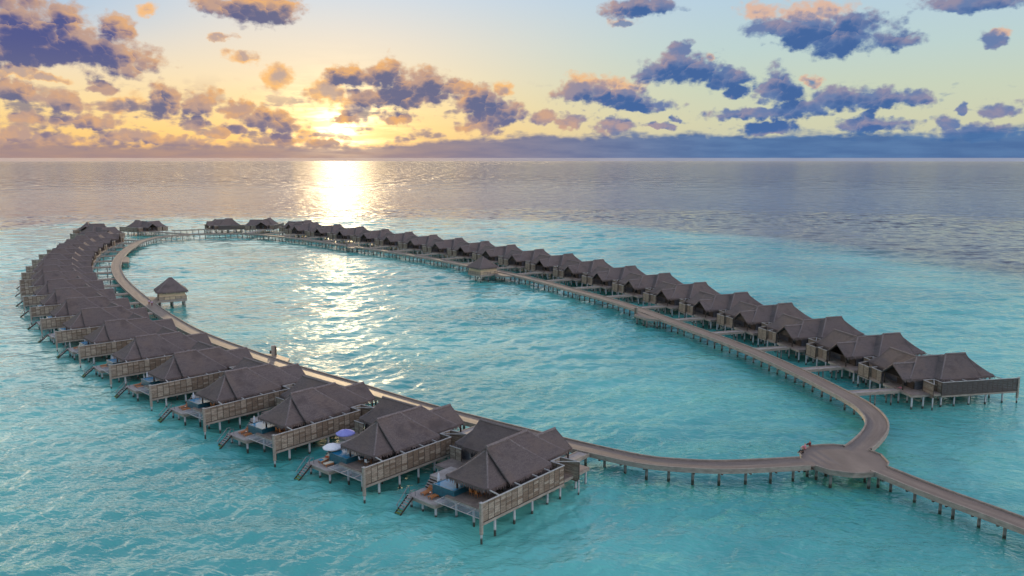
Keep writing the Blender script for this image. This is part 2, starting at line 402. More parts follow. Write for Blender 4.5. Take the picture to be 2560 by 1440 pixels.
# ------------------------------------------------------------------ mesh builder
class MB:
    def __init__(self):
        self.v = []; self.f = []; self.mi = []; self.mats = []; self.uv = []
    def mid(self, k):
        if k not in self.mats: self.mats.append(k)
        return self.mats.index(k)
    def face(self, pts, k, uv=None):
        i = len(self.v)
        self.v += [tuple(p) for p in pts]
        self.f.append(tuple(range(i, i + len(pts)))); self.mi.append(self.mid(k))
        self.uv.append(uv or [(0.5, 0.0)] * len(pts))
    def grid(self, rows, k, flip=False, closed=False):
        n = len(rows[0]); i0 = len(self.v)
        for r in rows: self.v += [tuple(p) for p in r]
        m = self.mid(k)
        for a in range(len(rows) - 1):
            for b in range(n if closed else n - 1):
                c = (b + 1) % n
                q = (i0 + a * n + b, i0 + a * n + c, i0 + (a + 1) * n + c, i0 + (a + 1) * n + b)
                self.f.append(q[::-1] if flip else q); self.mi.append(m); self.uv.append([(0.5, 0.0)] * 4)
    def hexa(self, b, t, k):
        """b, t: 4 bottom and 4 top points, same winding (ccw seen from above)"""
        i = len(self.v); self.v += [tuple(p) for p in b] + [tuple(p) for p in t]
        m = self.mid(k)
        for q in ((3, 2, 1, 0), (4, 5, 6, 7), (0, 1, 5, 4), (1, 2, 6, 5), (2, 3, 7, 6), (3, 0, 4, 7)):
            self.f.append(tuple(i + j for j in q)); self.mi.append(m); self.uv.append([(0.5, 0.0)] * 4)
    def box(self, x0, x1, y0, y1, z0, z1, k):
        self.hexa([(x0, y0, z0), (x1, y0, z0), (x1, y1, z0), (x0, y1, z0)], [(x0, y0, z1), (x1, y0, z1), (x1, y1, z1), (x0, y1, z1)], k)
    def bar(self, p, q, wd, ht, k):
        """rectangular bar from p to q"""
        p, q = Vector(p), Vector(q); dvec = (q - p)
        if dvec.length < 1e-6: return
        dn = dvec.normalized()
        side = dn.cross(Vector((0, 0, 1)))
        if side.length < 1e-3: side = Vector((1, 0, 0))
        side.normalize(); up = side.cross(dn).normalized()
        s, u = side * wd / 2, up * ht / 2
        self.hexa([p - s - u, p + s - u, q + s - u, q - s - u][::1], [p - s + u, p + s + u, q + s + u, q - s + u], k)
    def cyl(self, x, y, z0, z1, r, k, n=10, r1=None):
        r1 = r if r1 is None else r1
        A = [(x + r * math.cos(2 * math.pi * i / n), y + r * math.sin(2 * math.pi * i / n), z0) for i in range(n)]
        B = [(x + r1 * math.cos(2 * math.pi * i / n), y + r1 * math.sin(2 * math.pi * i / n), z1) for i in range(n)]
        self.grid([A, B], k, closed=True)
        self.face(A[::-1], k); self.face(B, k)
    def tube(self, pts, r, k, n=8):
        rows = []
        for i, p in enumerate(pts):
            p = Vector(p)
            dn = (Vector(pts[min(i + 1, len(pts) - 1)]) - Vector(pts[max(i - 1, 0)])).normalized()
            s = dn.cross(Vector((0, 0, 1)))
            if s.length < 1e-3: s = Vector((1, 0, 0))
            s.normalize(); u = s.cross(dn)
            rr = r[i] if isinstance(r, (list, tuple)) else r
            rows.append([p + (s * math.cos(a) + u * math.sin(a)) * rr for a in [2 * math.pi * j / n for j in range(n)]])
        self.grid(rows, k, closed=True, flip=True)
        self.face(rows[0], k); self.face(rows[-1][::-1], k)
    def prism(self, poly, z0, z1, k, kside=None, uvf=None):
        """poly ccw seen from above"""
        A = [(p[0], p[1], z0) for p in poly]; B = [(p[0], p[1], z1) for p in poly]
        self.face(B, k, [uvf(p) for p in poly] if uvf else None)
        self.face(A[::-1], kside or k)
        n = len(poly)
        for i in range(n):
            j = (i + 1) % n
            self.face([A[i], A[j], B[j], B[i]], kside or k)
    def mesh(self, name, mirror=False, smooth=False):
        me = bpy.data.meshes.new(name)
        vs = self.v; fs = self.f; uvs = self.uv
        if mirror:
            vs = [(a, -b, c) for a, b, c in vs]; fs = [f[::-1] for f in fs]; uvs = [u[::-1] for u in uvs]
        me.from_pydata(vs, [], fs)
        for k in self.mats: me.materials.append(M[k])
        me.polygons.foreach_set('material_index', self.mi)
        if smooth: me.polygons.foreach_set('use_smooth', [True] * len(fs))
        if 'walk' in self.mats:
            l = me.uv_layers.new(name='UVMap')
            l.data.foreach_set('uv', [c for u in uvs for p in u for c in p])
        me.update()
        return me

def link(name, me, parent=None, mirror=False, smooth=False):
    if isinstance(me, MB): me = me.mesh(name, mirror, smooth)
    o = bpy.data.objects.new(name, me)
    COL.objects.link(o)
    if parent is not None: o.parent = parent
    return o
def tag(o, label=None, cat=None, group=None, kind=None):
    for k, v in (('label', label), ('category', cat), ('group', group), ('kind', kind)):
        if v: o[k] = v
    return o
def empty(name, loc, rz=0.0):
    o = bpy.data.objects.new(name, None)
    o.empty_display_size = 1.0
    o.location = loc; o.rotation_euler = (0, 0, rz)
    COL.objects.link(o)
    return o
CH_OF = {}
def copy_tree(src, parent=None):
    c = src.copy(); COL.objects.link(c)
    if parent is not None: c.parent = parent
    for ch in kids.get(src.name, []):
        copy_tree(ch, c)
    return c
kids = {}
def index_kids():
    kids.clear()
    for o in bpy.data.objects:
        if o.parent is not None: kids.setdefault(o.parent.name, []).append(o)

# ------------------------------------------------------------------ thatched roof
TH = 0.30
def loft_roof(mb, pairs, closed, conc=1.10, steps=7, fringe=True, den=1.0, nofringe=()):
    """pairs: (eave point, ridge point) going ccw seen from above"""
    top, bot = [], []
    for s in range(steps + 1):
        t = s / steps
        rt, rb = [], []
        for (e, r) in pairs:
            x = e[0] + (r[0] - e[0]) * t; y = e[1] + (r[1] - e[1]) * t
            z = e[2] + (r[2] - e[2]) * (t ** conc)
            wob = 0.035 * math.sin(x * 1.7 + y * 1.1) * math.sin(y * 1.3 - x * .6) * math.sin(math.pi * t)
            rt.append((x, y, z + wob + (0.0 if s else -0.03))); rb.append((x, y, z - TH))
        top.append(rt); bot.append(rb)
    mb.grid(top, 'thatch', closed=closed); mb.grid(bot, 'thatch', flip=True, closed=closed)
    mb.grid([bot[0], top[0]], 'thatch', closed=closed)
    if not closed:
        for idx, fl in ((0, True), (-1, False)):
            mb.grid([[r[idx] for r in bot], [r[idx] for r in top]], 'thatch', flip=fl)
    # ragged fringe of palm ends hanging under the eave
    E = [p[0] for p in pairs]; n = len(E)
    for i in range(n if closed else n - 1):
        a, b = Vector(E[i]), Vector(E[(i + 1) % n])
        L = (b - a).length
        if L < 1e-3: continue
        dn = (b - a) / L; out = Vector((dn.y, -dn.x, 0))
        cnt = max(1, int(L * 9 * den))
        for q in range(cnt):
            p = a + dn * (q + random.random()) * L / cnt
            wd = random.uniform(0.07, 0.16) / max(den, .5) * 0.9; ln = random.uniform(0.22, 0.62)
            o1 = out * random.uniform(0.0, 0.10); o2 = out * random.uniform(0.02, 0.26)
            z0 = -0.04 - random.random() * 0.16
            sl = dn * random.uniform(-0.07, 0.07)
            mb.face([p - dn * wd + o1 + Vector((0, 0, z0)), p + sl + o2 + Vector((0, 0, z0 - ln)) - dn * wd * .3, p + sl + o2 + dn * wd * 0.3 + Vector((0, 0, z0 - ln)), p + dn * wd + o1 + Vector((0, 0, z0))], 'thatch')

def roof(mb, axis, a0, a1, b0, b1, ze, zr, r0, r1, c, end0='hip', end1='hip', conc=1.10, den=1.0, cap=True, rise=0.0):
    P = lambda a, b, z: (a, b, z) if axis == 'u' else (b, a, z)
    rad = 0.7
    pairs = []
    def rp(t): return (r0 + (r1 - r0) * t, c)
    N = 7
    # side b0: a0 -> a1
    s0 = a0 + (rad if end0 == 'hip' else 0); s1 = a1 - (rad if end1 == 'hip' else 0)
    for i in range(N + 1):
        t = i / N; pairs.append(((s0 + (s1 - s0) * t, b0, ze), (*rp(t), zr)))
    if end1 == 'hip':
        for ang in (30, 60):
            pairs.append(((a1 - rad + rad * math.sin(R(ang)), b0 + rad - rad * math.cos(R(ang)), ze), (r1, c, zr)))
        for i in range(5):
            t = i / 4; pairs.append(((a1, b0 + rad + (b1 - b0 - 2 * rad) * t, ze), (r1, c, zr)))
        for ang in (60, 30):
            pairs.append(((a1 - rad + rad * math.sin(R(ang)), b1 - rad + rad * math.cos(R(ang)), ze), (r1, c, zr)))
    brk = len(pairs)
    side2 = []
    for i in range(N + 1):
        t = 1 - i / N; side2.append(((s0 + (s1 - s0) * t, b1, ze), (*rp(t), zr)))
    e0 = []
    if end0 == 'hip':
        for ang in (30, 60):
            e0.append(((a0 + rad - rad * math.sin(R(ang)), b1 - rad + rad * math.cos(R(ang)), ze), (r0, c, zr)))
        for i in range(5):
            t = 1 - i / 4; e0.append(((a0, b0 + rad + (b1 - b0 - 2 * rad) * t, ze), (r0, c, zr)))
        for ang in (60, 30):
            e0.append(((a0 + rad - rad * math.sin(R(ang)), b0 + rad - rad * math.cos(R(ang)), ze), (r0, c, zr)))
    segs = []
    if end0 == 'hip' and end1 == 'hip': segs = [(pairs + side2 + e0, True)]
    elif end0 == 'hip': segs = [(side2 + e0 + pairs, False)]
    elif end1 == 'hip': segs = [(pairs + side2, False)]
    else: segs = [(pairs, False), (side2, False)]
    for ps, cl in segs:
        ps = [(P(*e), P(*r)) for e, r in ps]
        if axis == 'v': ps = ps[::-1]
        loft_roof(mb, ps, cl, conc, den=den)
    if cap:
        pr = [P(r0 + (r1 - r0) * i / 6, c, zr + 0.04) for i in range(7)]
        mb.tube(pr, 0.20, 'ridge', 8)
        for end, ra, aa in ((end0, r0, a0), (end1, r1, a1)):
            if end == 'hip':
                for bb in (b0, b1):
                    pts = []
                    for i in range(9):
                        t = i / 8
                        ex = aa + (0.32 if aa < ra else -0.32); ey = bb + (0.32 if bb < c else -0.32)
                        x = ex + (ra - ex) * t; y = ey + (c - ey) * t
                        pts.append(P(x, y, ze + (zr - ze) * t ** conc - 0.02))
                    mb.tube(pts, 0.15, 'ridge', 6)
            else:
                for bb in (b0, b1):
                    pts = [P(s0 + (ra - s0) * i / 8 if aa == a0 else s1 + (ra - s1) * i / 8, bb + (c - bb) * i / 8, ze + (zr - ze) * (i / 8) ** conc - 0.12) for i in range(9)]
                    mb.tube(pts, 0.15, 'thatch', 6)

def fence_run(mb, p0, p1, z0, z1, bay=1.15, cap=True, tones=('boardA', 'boardB', 'boardC'), zb=None):
    p0, p1 = Vector((*p0, 0)), Vector((*p1, 0)); L = (p1 - p0).length; dn = (p1 - p0) / L
    nb = max(1, round(L / bay)); wd = L / nb
    for i in range(nb):
        a = p0 + dn * (i * wd); b = a + dn * wd
        z = z0; 
        rows = 7; tone = random.choice(tones)
        for r in range(rows):
            zz = z0 + (z1 - z0) * r / rows; z2 = z0 + (z1 - z0) * (r + 1) / rows
            k = tone if random.random() < 0.62 else random.choice(tones)
            off = random.uniform(-0.012, 0.012)
            sN = Vector((dn.y, -dn.x, 0)) * off
            mb.bar(a + dn * 0.05 + sN + Vector((0, 0, (zz + z2) / 2)), b - dn * 0.05 + sN + Vector((0, 0, (zz + z2) / 2)), 0.07, (z2 - zz) - 0.03, k)
        mb.bar(a + Vector((0, 0, z0 - .02)), a + Vector((0, 0, z1)), 0.11, 0.10, 'frame')
    b = p1
    mb.bar(b + Vector((0, 0, z0 - .02)), b + Vector((0, 0, z1)), 0.11, 0.10, 'frame')
    mb.bar(p0 + Vector((0, 0, z0 - 0.06)), p1 + Vector((0, 0, z0 - 0.06)), 0.12, 0.10, 'frame')
    if zb is not None:
        mb.bar(p0 + Vector((0, 0, (zb + z0 - .12) / 2)), p1 + Vector((0, 0, (zb + z0 - .12) / 2)), 0.16, (z0 - .12 - zb), 'beam')

# ------------------------------------------------------------------ villa prototypes
ZD, ZF = 2.75, 4.85     # deck level, fence top
def build_villa(mirror, far):
    """local frame: x inland toward the boardwalk, y from the long fence toward the wing; origin at the fence's sea corner"""
    root = empty('overwater_villa', (0, 0, 0))
    mk = lambda nm, mb, par=root, sm=False: link(nm, mb, par, mirror, sm)
    den = 0.45 if far else 1.0
    # roofs
    mb = MB(); roof(mb, 'u', 3.3, 9.3, 1.9, 9.7, 5.0, 8.28, 7.35, 9.3, 5.75, 'hip', 'gable', 1.22, den)
    mk('roof', mb)
    mb = MB(); roof(mb, 'u', 6.9, 15.9, 1.3, 10.2, 5.02, 8.62, 7.2, 11.5, 5.75, 'gable', 'hip', 1.06, den)
    mk('roof', mb)
    mb = MB(); roof(mb, 'u', 10.8, 21.2, 2.9, 10.8, 4.98, 8.1, 11.2, 16.9, 6.85, 'gable', 'hip', 1.12, den)
    mk('roof', mb)
    mb = MB(); roof(mb, 'u', 19.6, 22.4, 3.1, 9.3, 4.96, 7.15, 17.4, 22.5, 6.2, 'gable', 'gable', 1.0, den)
    mk('roof', mb)
    mb = MB(); roof(mb, 'v', 10.0, 15.4, 12.5, 20.5, 5.03, 7.95, 7.6, 15.5, 16.5, 'gable', 'gable', 1.05, den)
    roof(mb, 'v', 13.6, 17.6, 12.9, 20.1, 4.97, 7.0, 13.6, 15.6, 16.5, 'gable', 'hip', 1.12, den)
    mk('roof', mb)
    # living deck
    mb = MB()
    mb.box(2.3, 22.6, 0.12, 8.55, ZD - 0.14, ZD, 'deck')
    mb.box(2.26, 22.64, 0.10, 8.59, ZD - 0.5, ZD - 0.145, 'beam')
    mb.box(9.0, 20.6, 8.6, 17.4, ZD - 0.145, ZD - 0.01, 'deck'); mb.box(9.03, 20.57, 8.62, 17.37, ZD - 0.5, ZD - 0.15, 'beam')
    mb.box(4.9, 8.98, 8.6, 14.1, 3.2, 3.34, 'deckg'); mb.box(4.93, 8.95, 8.62, 14.07, ZD - 0.4, 3.195, 'beam')
    mk('deck', mb)
    mb = MB()
    mb.box(0.7, 4.88, 8.75, 14.1, 1.72, 1.86, 'deckg'); mb.box(0.73, 4.85, 8.78, 14.07, 1.32, 1.715, 'beam')
    mk('sun_deck', mb)
    mb = MB()
    for i in range(5):
        mb.box(3.55 + i * 0.27, 4.9, 11.9, 13.95, 1.865 + i * 0.29, 1.865 + i * 0.29 + 0.05, 'deckg')
        mb.box(3.60 + i * 0.27, 4.9, 11.93, 13.92, 1.865 + (i - 1) * 0.29 + .06 if i else 1.865, 1.865 + i * 0.29 - .004 if i else 1.866, 'dark')
    mk('steps', mb)
    # pool
    mb = MB()
    for (x0, x1, y0, y1) in ((2.75, 2.95, 7.35, 11.35), (8.8, 9.0, 7.35, 11.35), (2.951, 8.799, 7.35, 7.55), (2.951, 8.799, 11.15, 11.35)):
        mb.box(x0, x1, y0, y1, 2.1, 3.48, 'tile')
    mb.box(2.951, 8.799, 7.551, 11.149, 2.1, 2.3, 'tile')
    pool = mk('pool', mb)
    mb = MB(); mb.face([(2.951, 7.551, 3.44), (8.799, 7.551, 3.44), (8.799, 11.149, 3.44), (2.951, 11.149, 3.44)], 'pool')
    mk('pool_water', mb, pool)
    # net between deck and fence corner
    mb = MB()
    mb.bar((0.55, 0.1, 2.50), (0.55, 8.7, 2.50), 0.08, 0.08, 'rail')
    for y in (3.0, 5.8, 8.7): mb.bar((0.55, y, 2.5), (2.28, y, 2.56), 0.07, 0.07, 'rail')
    n = 8
    rows = []
    for i in range(n + 1):
        rows.append([(0.6 + 1.7 * i / n, 0.1 + 8.6 * j / 18, 2.50 - 0.16 * math.sin(math.pi * i / n) * (abs(math.sin(math.pi * j / 18 * 3)) * .9)) for j in range(19)])
    mb.grid(rows, 'net')
    mk('hammock_net', mb)
    # walls
    mb = MB()
    mb.box(8.2, 19.6, 3.4, 8.4, ZD + 0.004, 4.98, 'wall')
    mb.box(13.4, 19.5, 8.402, 16.4, ZD + 0.003, 5.1, 'wall')
    mb.box(19.602, 19.8, 3.5, 8.3, ZD + 0.005, 4.97, 'dark')
    mk('wall', mb)
    mb = MB()
    mb.face([(22.0, 3.5, 4.9), (22.0, 8.9, 4.9), (22.0, 6.2, 6.8)], 'dark')
    mb.face([(22.0, 3.5, 4.9), (22.0, 6.2, 6.8), (22.0, 8.9, 4.9)], 'dark')
    gab = mb
    wi = []
    for (x0, x1) in ((8.6, 9.9), (11.2, 13.4), (15.2, 16.6)):
        mb = MB(); mb.box(x0, x1, 3.34, 3.396, ZD + 0.35, 4.85, 'frame'); mb.box(x0 + 0.08, x1 - 0.08, 3.325, 3.338, ZD + 0.43, 4.77, 'glass')
        mk('window', mb)
    mb = MB(); mb.box(8.12, 8.196, 3.7, 8.0, ZD + 0.02, 5.0, 'frame')
    for j in range(4): mb.box(8.10, 8.118, 3.8 + j * 1.05, 4.72 + j * 1.05, ZD + 0.12, 4.9, 'glass')
    mk('glass_door', mb)
    mb = MB(); mb.box(13.32, 13.396, 10.2, 14.6, ZD + 0.5, 4.9, 'rail')
    for j in range(3): mb.box(13.30, 13.318, 10.35 + j * 1.42, 11.6 + j * 1.42, ZD + 0.6, 4.8, 'glass')
    mk('window', mb)
    mb = MB(); mb.box(19.80, 19.87, 5.2, 6.7, ZD + 0.006, 4.95, 'dark'); mb.box(19.872, 19.9, 5.28, 6.62, ZD + 0.1, 4.85, 'glass')
    mk('door', mb)
    # posts
    for (x, y) in ((3.9, 7.9), (4.0, 2.6), (8.0, 9.9), (22.1, 3.5), (22.1, 8.9)):
        mb = MB(); mb.cyl(x, y, ZD, 5.2, 0.14, 'dark', 8); mk('post', mb)
    # tie beams from house to fence
    for (u, v1) in ((3.5, 2.2), (7.6, 3.3), (11.2, 3.2), (13.8, 3.2)):
        mb = MB(); mb.bar((u - 0.1, 0.1, ZF - 0.04), (u + 0.25, v1, ZF - 0.02), 0.13, 0.13, 'rail'); mk('tie_beam', mb)
    # the long fence
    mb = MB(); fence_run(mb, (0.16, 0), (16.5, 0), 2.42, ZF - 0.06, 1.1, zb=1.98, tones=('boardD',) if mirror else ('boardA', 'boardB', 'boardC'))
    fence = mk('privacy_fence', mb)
    mb = MB(); mb.bar((0, 0, ZF), (16.55, 0, ZF), 0.18, 0.09, 'rail'); mk('handrail', mb, fence)
    mb = MB(); mb.box(-0.17, 0.17, -0.17, 0.17, 0.92, ZF + 0.08, 'beam'); mb.box(-0.21, 0.21, -0.21, 0.21, ZF + 0.081, ZF + 0.14, 'rail'); mk('corner_post', mb, fence)
    mb = MB(); fence_run(mb, (16.5, 0.12), (16.5, 2.3), 2.42, ZF - 0.06, 1.1, zb=1.98)
    fence_run(mb, (16.6, 2.3), (18.6, 2.3), 2.42, ZF - 0.06, 1.1)
    mb.bar((16.5, 0.1, ZF), (16.5, 2.35, ZF), 0.15, 0.08, 'rail'); mb.bar((16.5, 2.3, ZF), (18.7, 2.3, ZF), 0.15, 0.08, 'rail')
    mk('privacy_fence', mb)
    mb = MB(); fence_run(mb, (18.7, 2.3), (18.9, -0.8), 2.05, ZF - 0.06, 3.2, tones=('boardB', 'boardB', 'boardA'))
    mb.bar((18.7, 2.35, ZF), (18.9, -0.85, ZF), 0.15, 0.08, 'rail'); mb.bar((16.5, 2.3, ZF + .002), (18.9, -0.8, ZF + .002), 0.12, 0.08, 'rail')
    mk('privacy_screen', mb)
    # wing screens and court
    mb = MB(); fence_run(mb, (12.4, 15.4), (12.4, 17.7), 2.3, ZF - 0.3, 1.15, tones=('boardA', 'boardC')); mb.bar((12.4, 15.35, ZF - .26), (12.4, 17.75, ZF - .26), 0.14, 0.07, 'rail')
    mk('privacy_screen', mb)
    mb = MB()
    for a, b in (((22.3, 9.6), (22.3, 12.6)), ((22.3, 12.7), (20.9, 12.9)), ((20.9, 13.1), (22.6, 13.1)), ((22.6, 13.1), (22.6, 16.6)), ((22.6, 16.6), (19.7, 17.4))):
        fence_run(mb, a, b, 2.45, ZF - 0.1, 1.7, tones=('boardA', 'boardA', 'boardB'), zb=2.15)
        mb.bar((*a, ZF - .06), (*b, ZF - .06), 0.14, 0.07, 'rail')
    mb.box(19.9, 22.5, 9.7, 16.5, 2.3, ZD - .02, 'deck')
    mk('courtyard_screen', mb)
    # ladder into the lagoon
    mb = MB()
    a, b = Vector((0.7, 0, 1.8)), Vector((-1.6, 0, 0.05))
    for y in (12.9, 13.95):
        mb.bar(a + Vector((0, y, 0)), b + Vector((0, y, 0)), 0.07, 0.22, 'dark')
    for i in range(7):
        p = a + (b - a) * ((i + 0.5) / 7)
        mb.box(p.x - 0.15, p.x + 0.15, 12.95, 13.9, p.z, p.z + 0.05, 'deckg' if i < 5 else 'algae')
    lad = mk('ladder', mb)
    mb = MB()
    for y in (13.95,) if far else (12.9, 13.95):
        mb.tube([(1.1, y, 1.86), (1.05, y, 2.85), (0.6, y, 2.85), (-1.35, y, 1.05)], 0.045, 'steel', 6)
        mb.tube([(0.35, y, 1.55), (0.33, y, 2.6)], 0.035, 'steel', 6); mb.tube([(-1.1, y, 0.2), (-1.1, y, 1.3)], 0.035, 'steel', 6)
    mk('handrail', mb, lad)
    # stilts
    pts = []
    for u in (0.0, 2.9, 6.6, 10.2, 13.4, 16.2): pts.append((u, 0.4 if u else 0.0))
    for v in (3.8, 6.9): pts.append((2.7, v))
    for v in (8.95, 11.6, 13.8): pts.append((1.2 if v > 9 else 1.0, v))
    for v in (8.9, 11.4, 13.8): pts.append((4.6, v))
    pts += [(18.9, -0.75), (12.4, 17.6), (22.5, 16.5), (22.4, 12.7), (22.35, 9.7)]
    for u in (6.6, 10.2, 13.6, 17.2, 20.4, 22.3): 
        for v in (4.2, 8.0): pts.append((u, v))
    for u in (9.3, 12.9, 16.6, 20.3):
        for v in (12.4, 17.0): pts.append((u, v))
    pts += [(19.9, 0.5), (22.3, 0.5), (8.8, 13.9)]
    for (u, v) in pts:
        mb = MB()
        if (u, v) == (0.0, 0.0): z1, rr = 0.95, 0.14
        else:
            z1 = 1.4 if v > 8.7 and 0 < u < 4.8 and v < 14 else 2.26
            rr = 0.165 if v > -0.5 else 0.12
        mb.cyl(u, v, -2.0, z1, rr, 'pile', 6 if far else 10)
        mk('stilt', mb)
    # gable boarding of the entry
    mk('gable_board', gab)
    return root

VS = []   # villas: (root object, x, y, yaw, handed)
protos = {}
for side in (0, 1):
    for far in (0, 1):
        protos[(side, far)] = build_villa(bool(side), bool(far))
index_kids()
used = set()
def place_villa(x, y, yaw, side, far):
    key = (side, far)
    if key not in used:
        used.add(key); o = protos[key]
    else:
        o = copy_tree(protos[key])
    o.location = (x, y, 0); o.rotation_euler = (0, 0, yaw)
    VS.append((o, x, y, yaw, side))
    return o

ORD = ['first', 'second', 'third', 'fourth', 'fifth', 'sixth', 'seventh', 'eighth', 'ninth', 'tenth', 'eleventh', 'twelfth', 'thirteenth', 'fourteenth', 'fifteenth', 'sixteenth', 'seventeenth', 'eighteenth', 'nineteenth', 'twentieth', 'twenty-first', 'twenty-second', 'twenty-third', 'twenty-fourth', 'twenty-fifth']
# left row: the fence corners over the sea
LC = [un(x, y, ZF + .02) for x, y in [(1203,1259),(909,1170),(684,1089),(509,1022),(375,964),(274,913),(197,866),(139,829),(101.5,797.5),(75.6,768),(58,742),(51,718),(49.6,700),(54,682),(65,666),(80,650),(97.5,636),(117.6,624)]]
LC += [(-217.5, 390.5), (-222.8, 410.5)]
for i, p in enumerate(LC):
    a = LC[max(0, i - 1)]; b = LC[min(len(LC) - 1, i + 1)]
    tan = math.atan2(b[1] - a[1], b[0] - a[0])
    yaw = tan - math.pi / 2
    if i == 0: yaw = R(49.3)
    if i == 1: yaw = R(49.0)
    o = place_villa(p[0], p[1], yaw, 0, 1 if i > 8 else 0)
    special = {0: 'nearest villa of the left row, its whole long fence and front deck in view', 1: 'villa with open white and violet parasols on its sun deck'}
    tag(o, special.get(i, 'grey thatched stilt villa, %s from the near end of the left-hand row' % ORD[i]), 'villa', 'thatched villas of the left-hand row')
# right row: the seaward ridge ends
RC = [un(x, y, 8.62) for x, y in [(2413,883),(2250,833),(2104,792),(1980,758),(1869,731),(1765,706),(1675,683),(1589,665),(1509,649),(1432,634.5),(1359,623),(1288,612),(1222,603),(1156,595),(1092,587),(1031,580),(971,573),(909,566.5),(851.5,561),(794,555.8)]]
for i, p in enumerate(RC):
    a = RC[max(0, i - 2)]; b = RC[min(len(RC) - 1, i + 2)]
    tan = math.atan2(b[1] - a[1], b[0] - a[0])
    yaw = tan + math.pi / 2
    if i == 0: yaw = R(191.5)
    u = (math.cos(yaw), math.sin(yaw)); v = (math.sin(yaw), -math.cos(yaw))
    x = p[0] - 7.2 * u[0] - 5.75 * v[0]; y = p[1] - 7.2 * u[1] - 5.75 * v[1]
    o = place_villa(x, y, yaw, 1, 1 if i > 8 else 0)
    special = {0: 'nearest villa of the right row, long dark fence reaching the right edge'}
    tag(o, special.get(i, 'grey thatched stilt villa, %s from the near end of the right-hand row' % ORD[i]), 'villa', 'thatched villas of the right-hand row')
# the far end of the oval: (ridge end position, yaw, handed)
def far_villa(cx, cy, yawd, side, label, grp):
    yaw = R(yawd)
    u = (math.cos(yaw), math.sin(yaw)); v = (-math.sin(yaw), math.cos(yaw)) if not side else (math.sin(yaw), -math.cos(yaw))
    x = cx - 12 * u[0] - 7.5 * v[0]; y = cy - 12 * u[1] - 7.5 * v[1]
    tag(place_villa(x, y, yaw, side, 1), label, 'villa', grp)
far_villa(-127, 497, 228, 1, 'villa just right of the gap beside the wide hipped villa, far end of the oval', 'thatched villas at the far end of the oval')
far_villa(-155, 515, 266, 1, 'villa with wide hipped roof between two others at the far end of the oval', 'thatched villas at the far end of the oval')
far_villa(-180, 513, 207, 1, 'villa standing first right of the water gap at the far end of the oval', 'thatched villas at the far end of the oval')
far_villa(-224, 498, -30, 0, 'villa standing first left of the water gap at the far end of the oval', 'thatched villas at the far end of the oval')
far_villa(-248, 482, -70, 0, 'tall-roofed villa at the far left end, beside the villa by the water gap', 'thatched villas at the far end of the oval')
far_villa(-229, 452, -25, 0, 'farthest left villa, low over the sea behind the crowded left row', 'thatched villas at the far end of the oval')
# ------------------------------------------------------------------ boardwalk
PATHPX = [(2545.7,1305.4),(2450,1269.7),(2355,1236),(2259.7,1198),(2205,1175),(2165,1160)]
LOOPPX = [(2075,1152),(2040,1154),(2008,1155.5),(1900,1161),(1799,1165),(1700,1160),(1616,1153),(1511,1131),(1417,1109),(1300,1080),(1177,1049),(1060,1018),(952,986),(880,963),(793,938),(712,914),(650,893),(595,873),(540,853),(475,825),(415,790),(376,763),(342,736),(311.7,708),(295,685),(290.5,663),(299,643),(316,625),(342,608),(368,598.5),(401,591.5),(449,587.5),(500,585),(570,583.5),(631,584.5),(711,592),(805,604),(898,617.5),(990,631),(1084,646.5),(1157,661),(1243,677.5),(1308,691.5),(1372,707.6),(1436.7,726),(1501,743),(1594,772),(1664,797.5),(1734,823),(1805,848.6),(1875,876),(1945,906),(2031,946),(2078,970),(2125,994.5),(2160.7,1015),(2186.7,1039.6),(2195,1063),(2181,1088),(2150,1117),(2118,1137)]
WZ = 2.65
def smooth_path(px, step=1.5):
    P = [Vector((*un(x, y, WZ), 0)) for x, y in px]
    out = []
    for i in range(len(P) - 1):
        p0, p1, p2, p3 = P[max(i - 1, 0)], P[i], P[i + 1], P[min(i + 2, len(P) - 1)]
        n = max(1, int((p2 - p1).length / step))
        for j in range(n):
            t = j / n
            out.append(0.5 * ((2 * p1) + (p2 - p0) * t + (2 * p0 - 5 * p1 + 4 * p2 - p3) * t * t + (3 * p1 - p0 - 3 * p2 + p3) * t ** 3))
    out.append(P[-1])
    for _ in range(3):
        out = [out[0]] + [(out[i - 1] + out[i] * 2 + out[i + 1]) / 4 for i in range(1, len(out) - 1)] + [out[-1]]
    return out
def inpoly(p, poly):
    c = False; n = len(poly)
    for i in range(n):
        x1, y1 = poly[i][:2]; x2, y2 = poly[(i + 1) % n][:2]
        if (y1 > p[1]) != (y2 > p[1]) and p[0] < (x2 - x1) * (p[1] - y1) / (y2 - y1) + x1: c = not c
    return c
pp = [(1999,1134),(2007,1124),(2028.6,1115.5),(2052,1113.5),(2081,1112.5),(2121.5,1116),(2165.6,1124),(2202.6,1137.6),(2221.6,1157.7),(2216,1172),(2188,1182.7),(2133.5,1185),(2074,1177),(2031,1163.6),(2006,1148)]
ROUND = [un(x, y, 2.65) for x, y in pp]
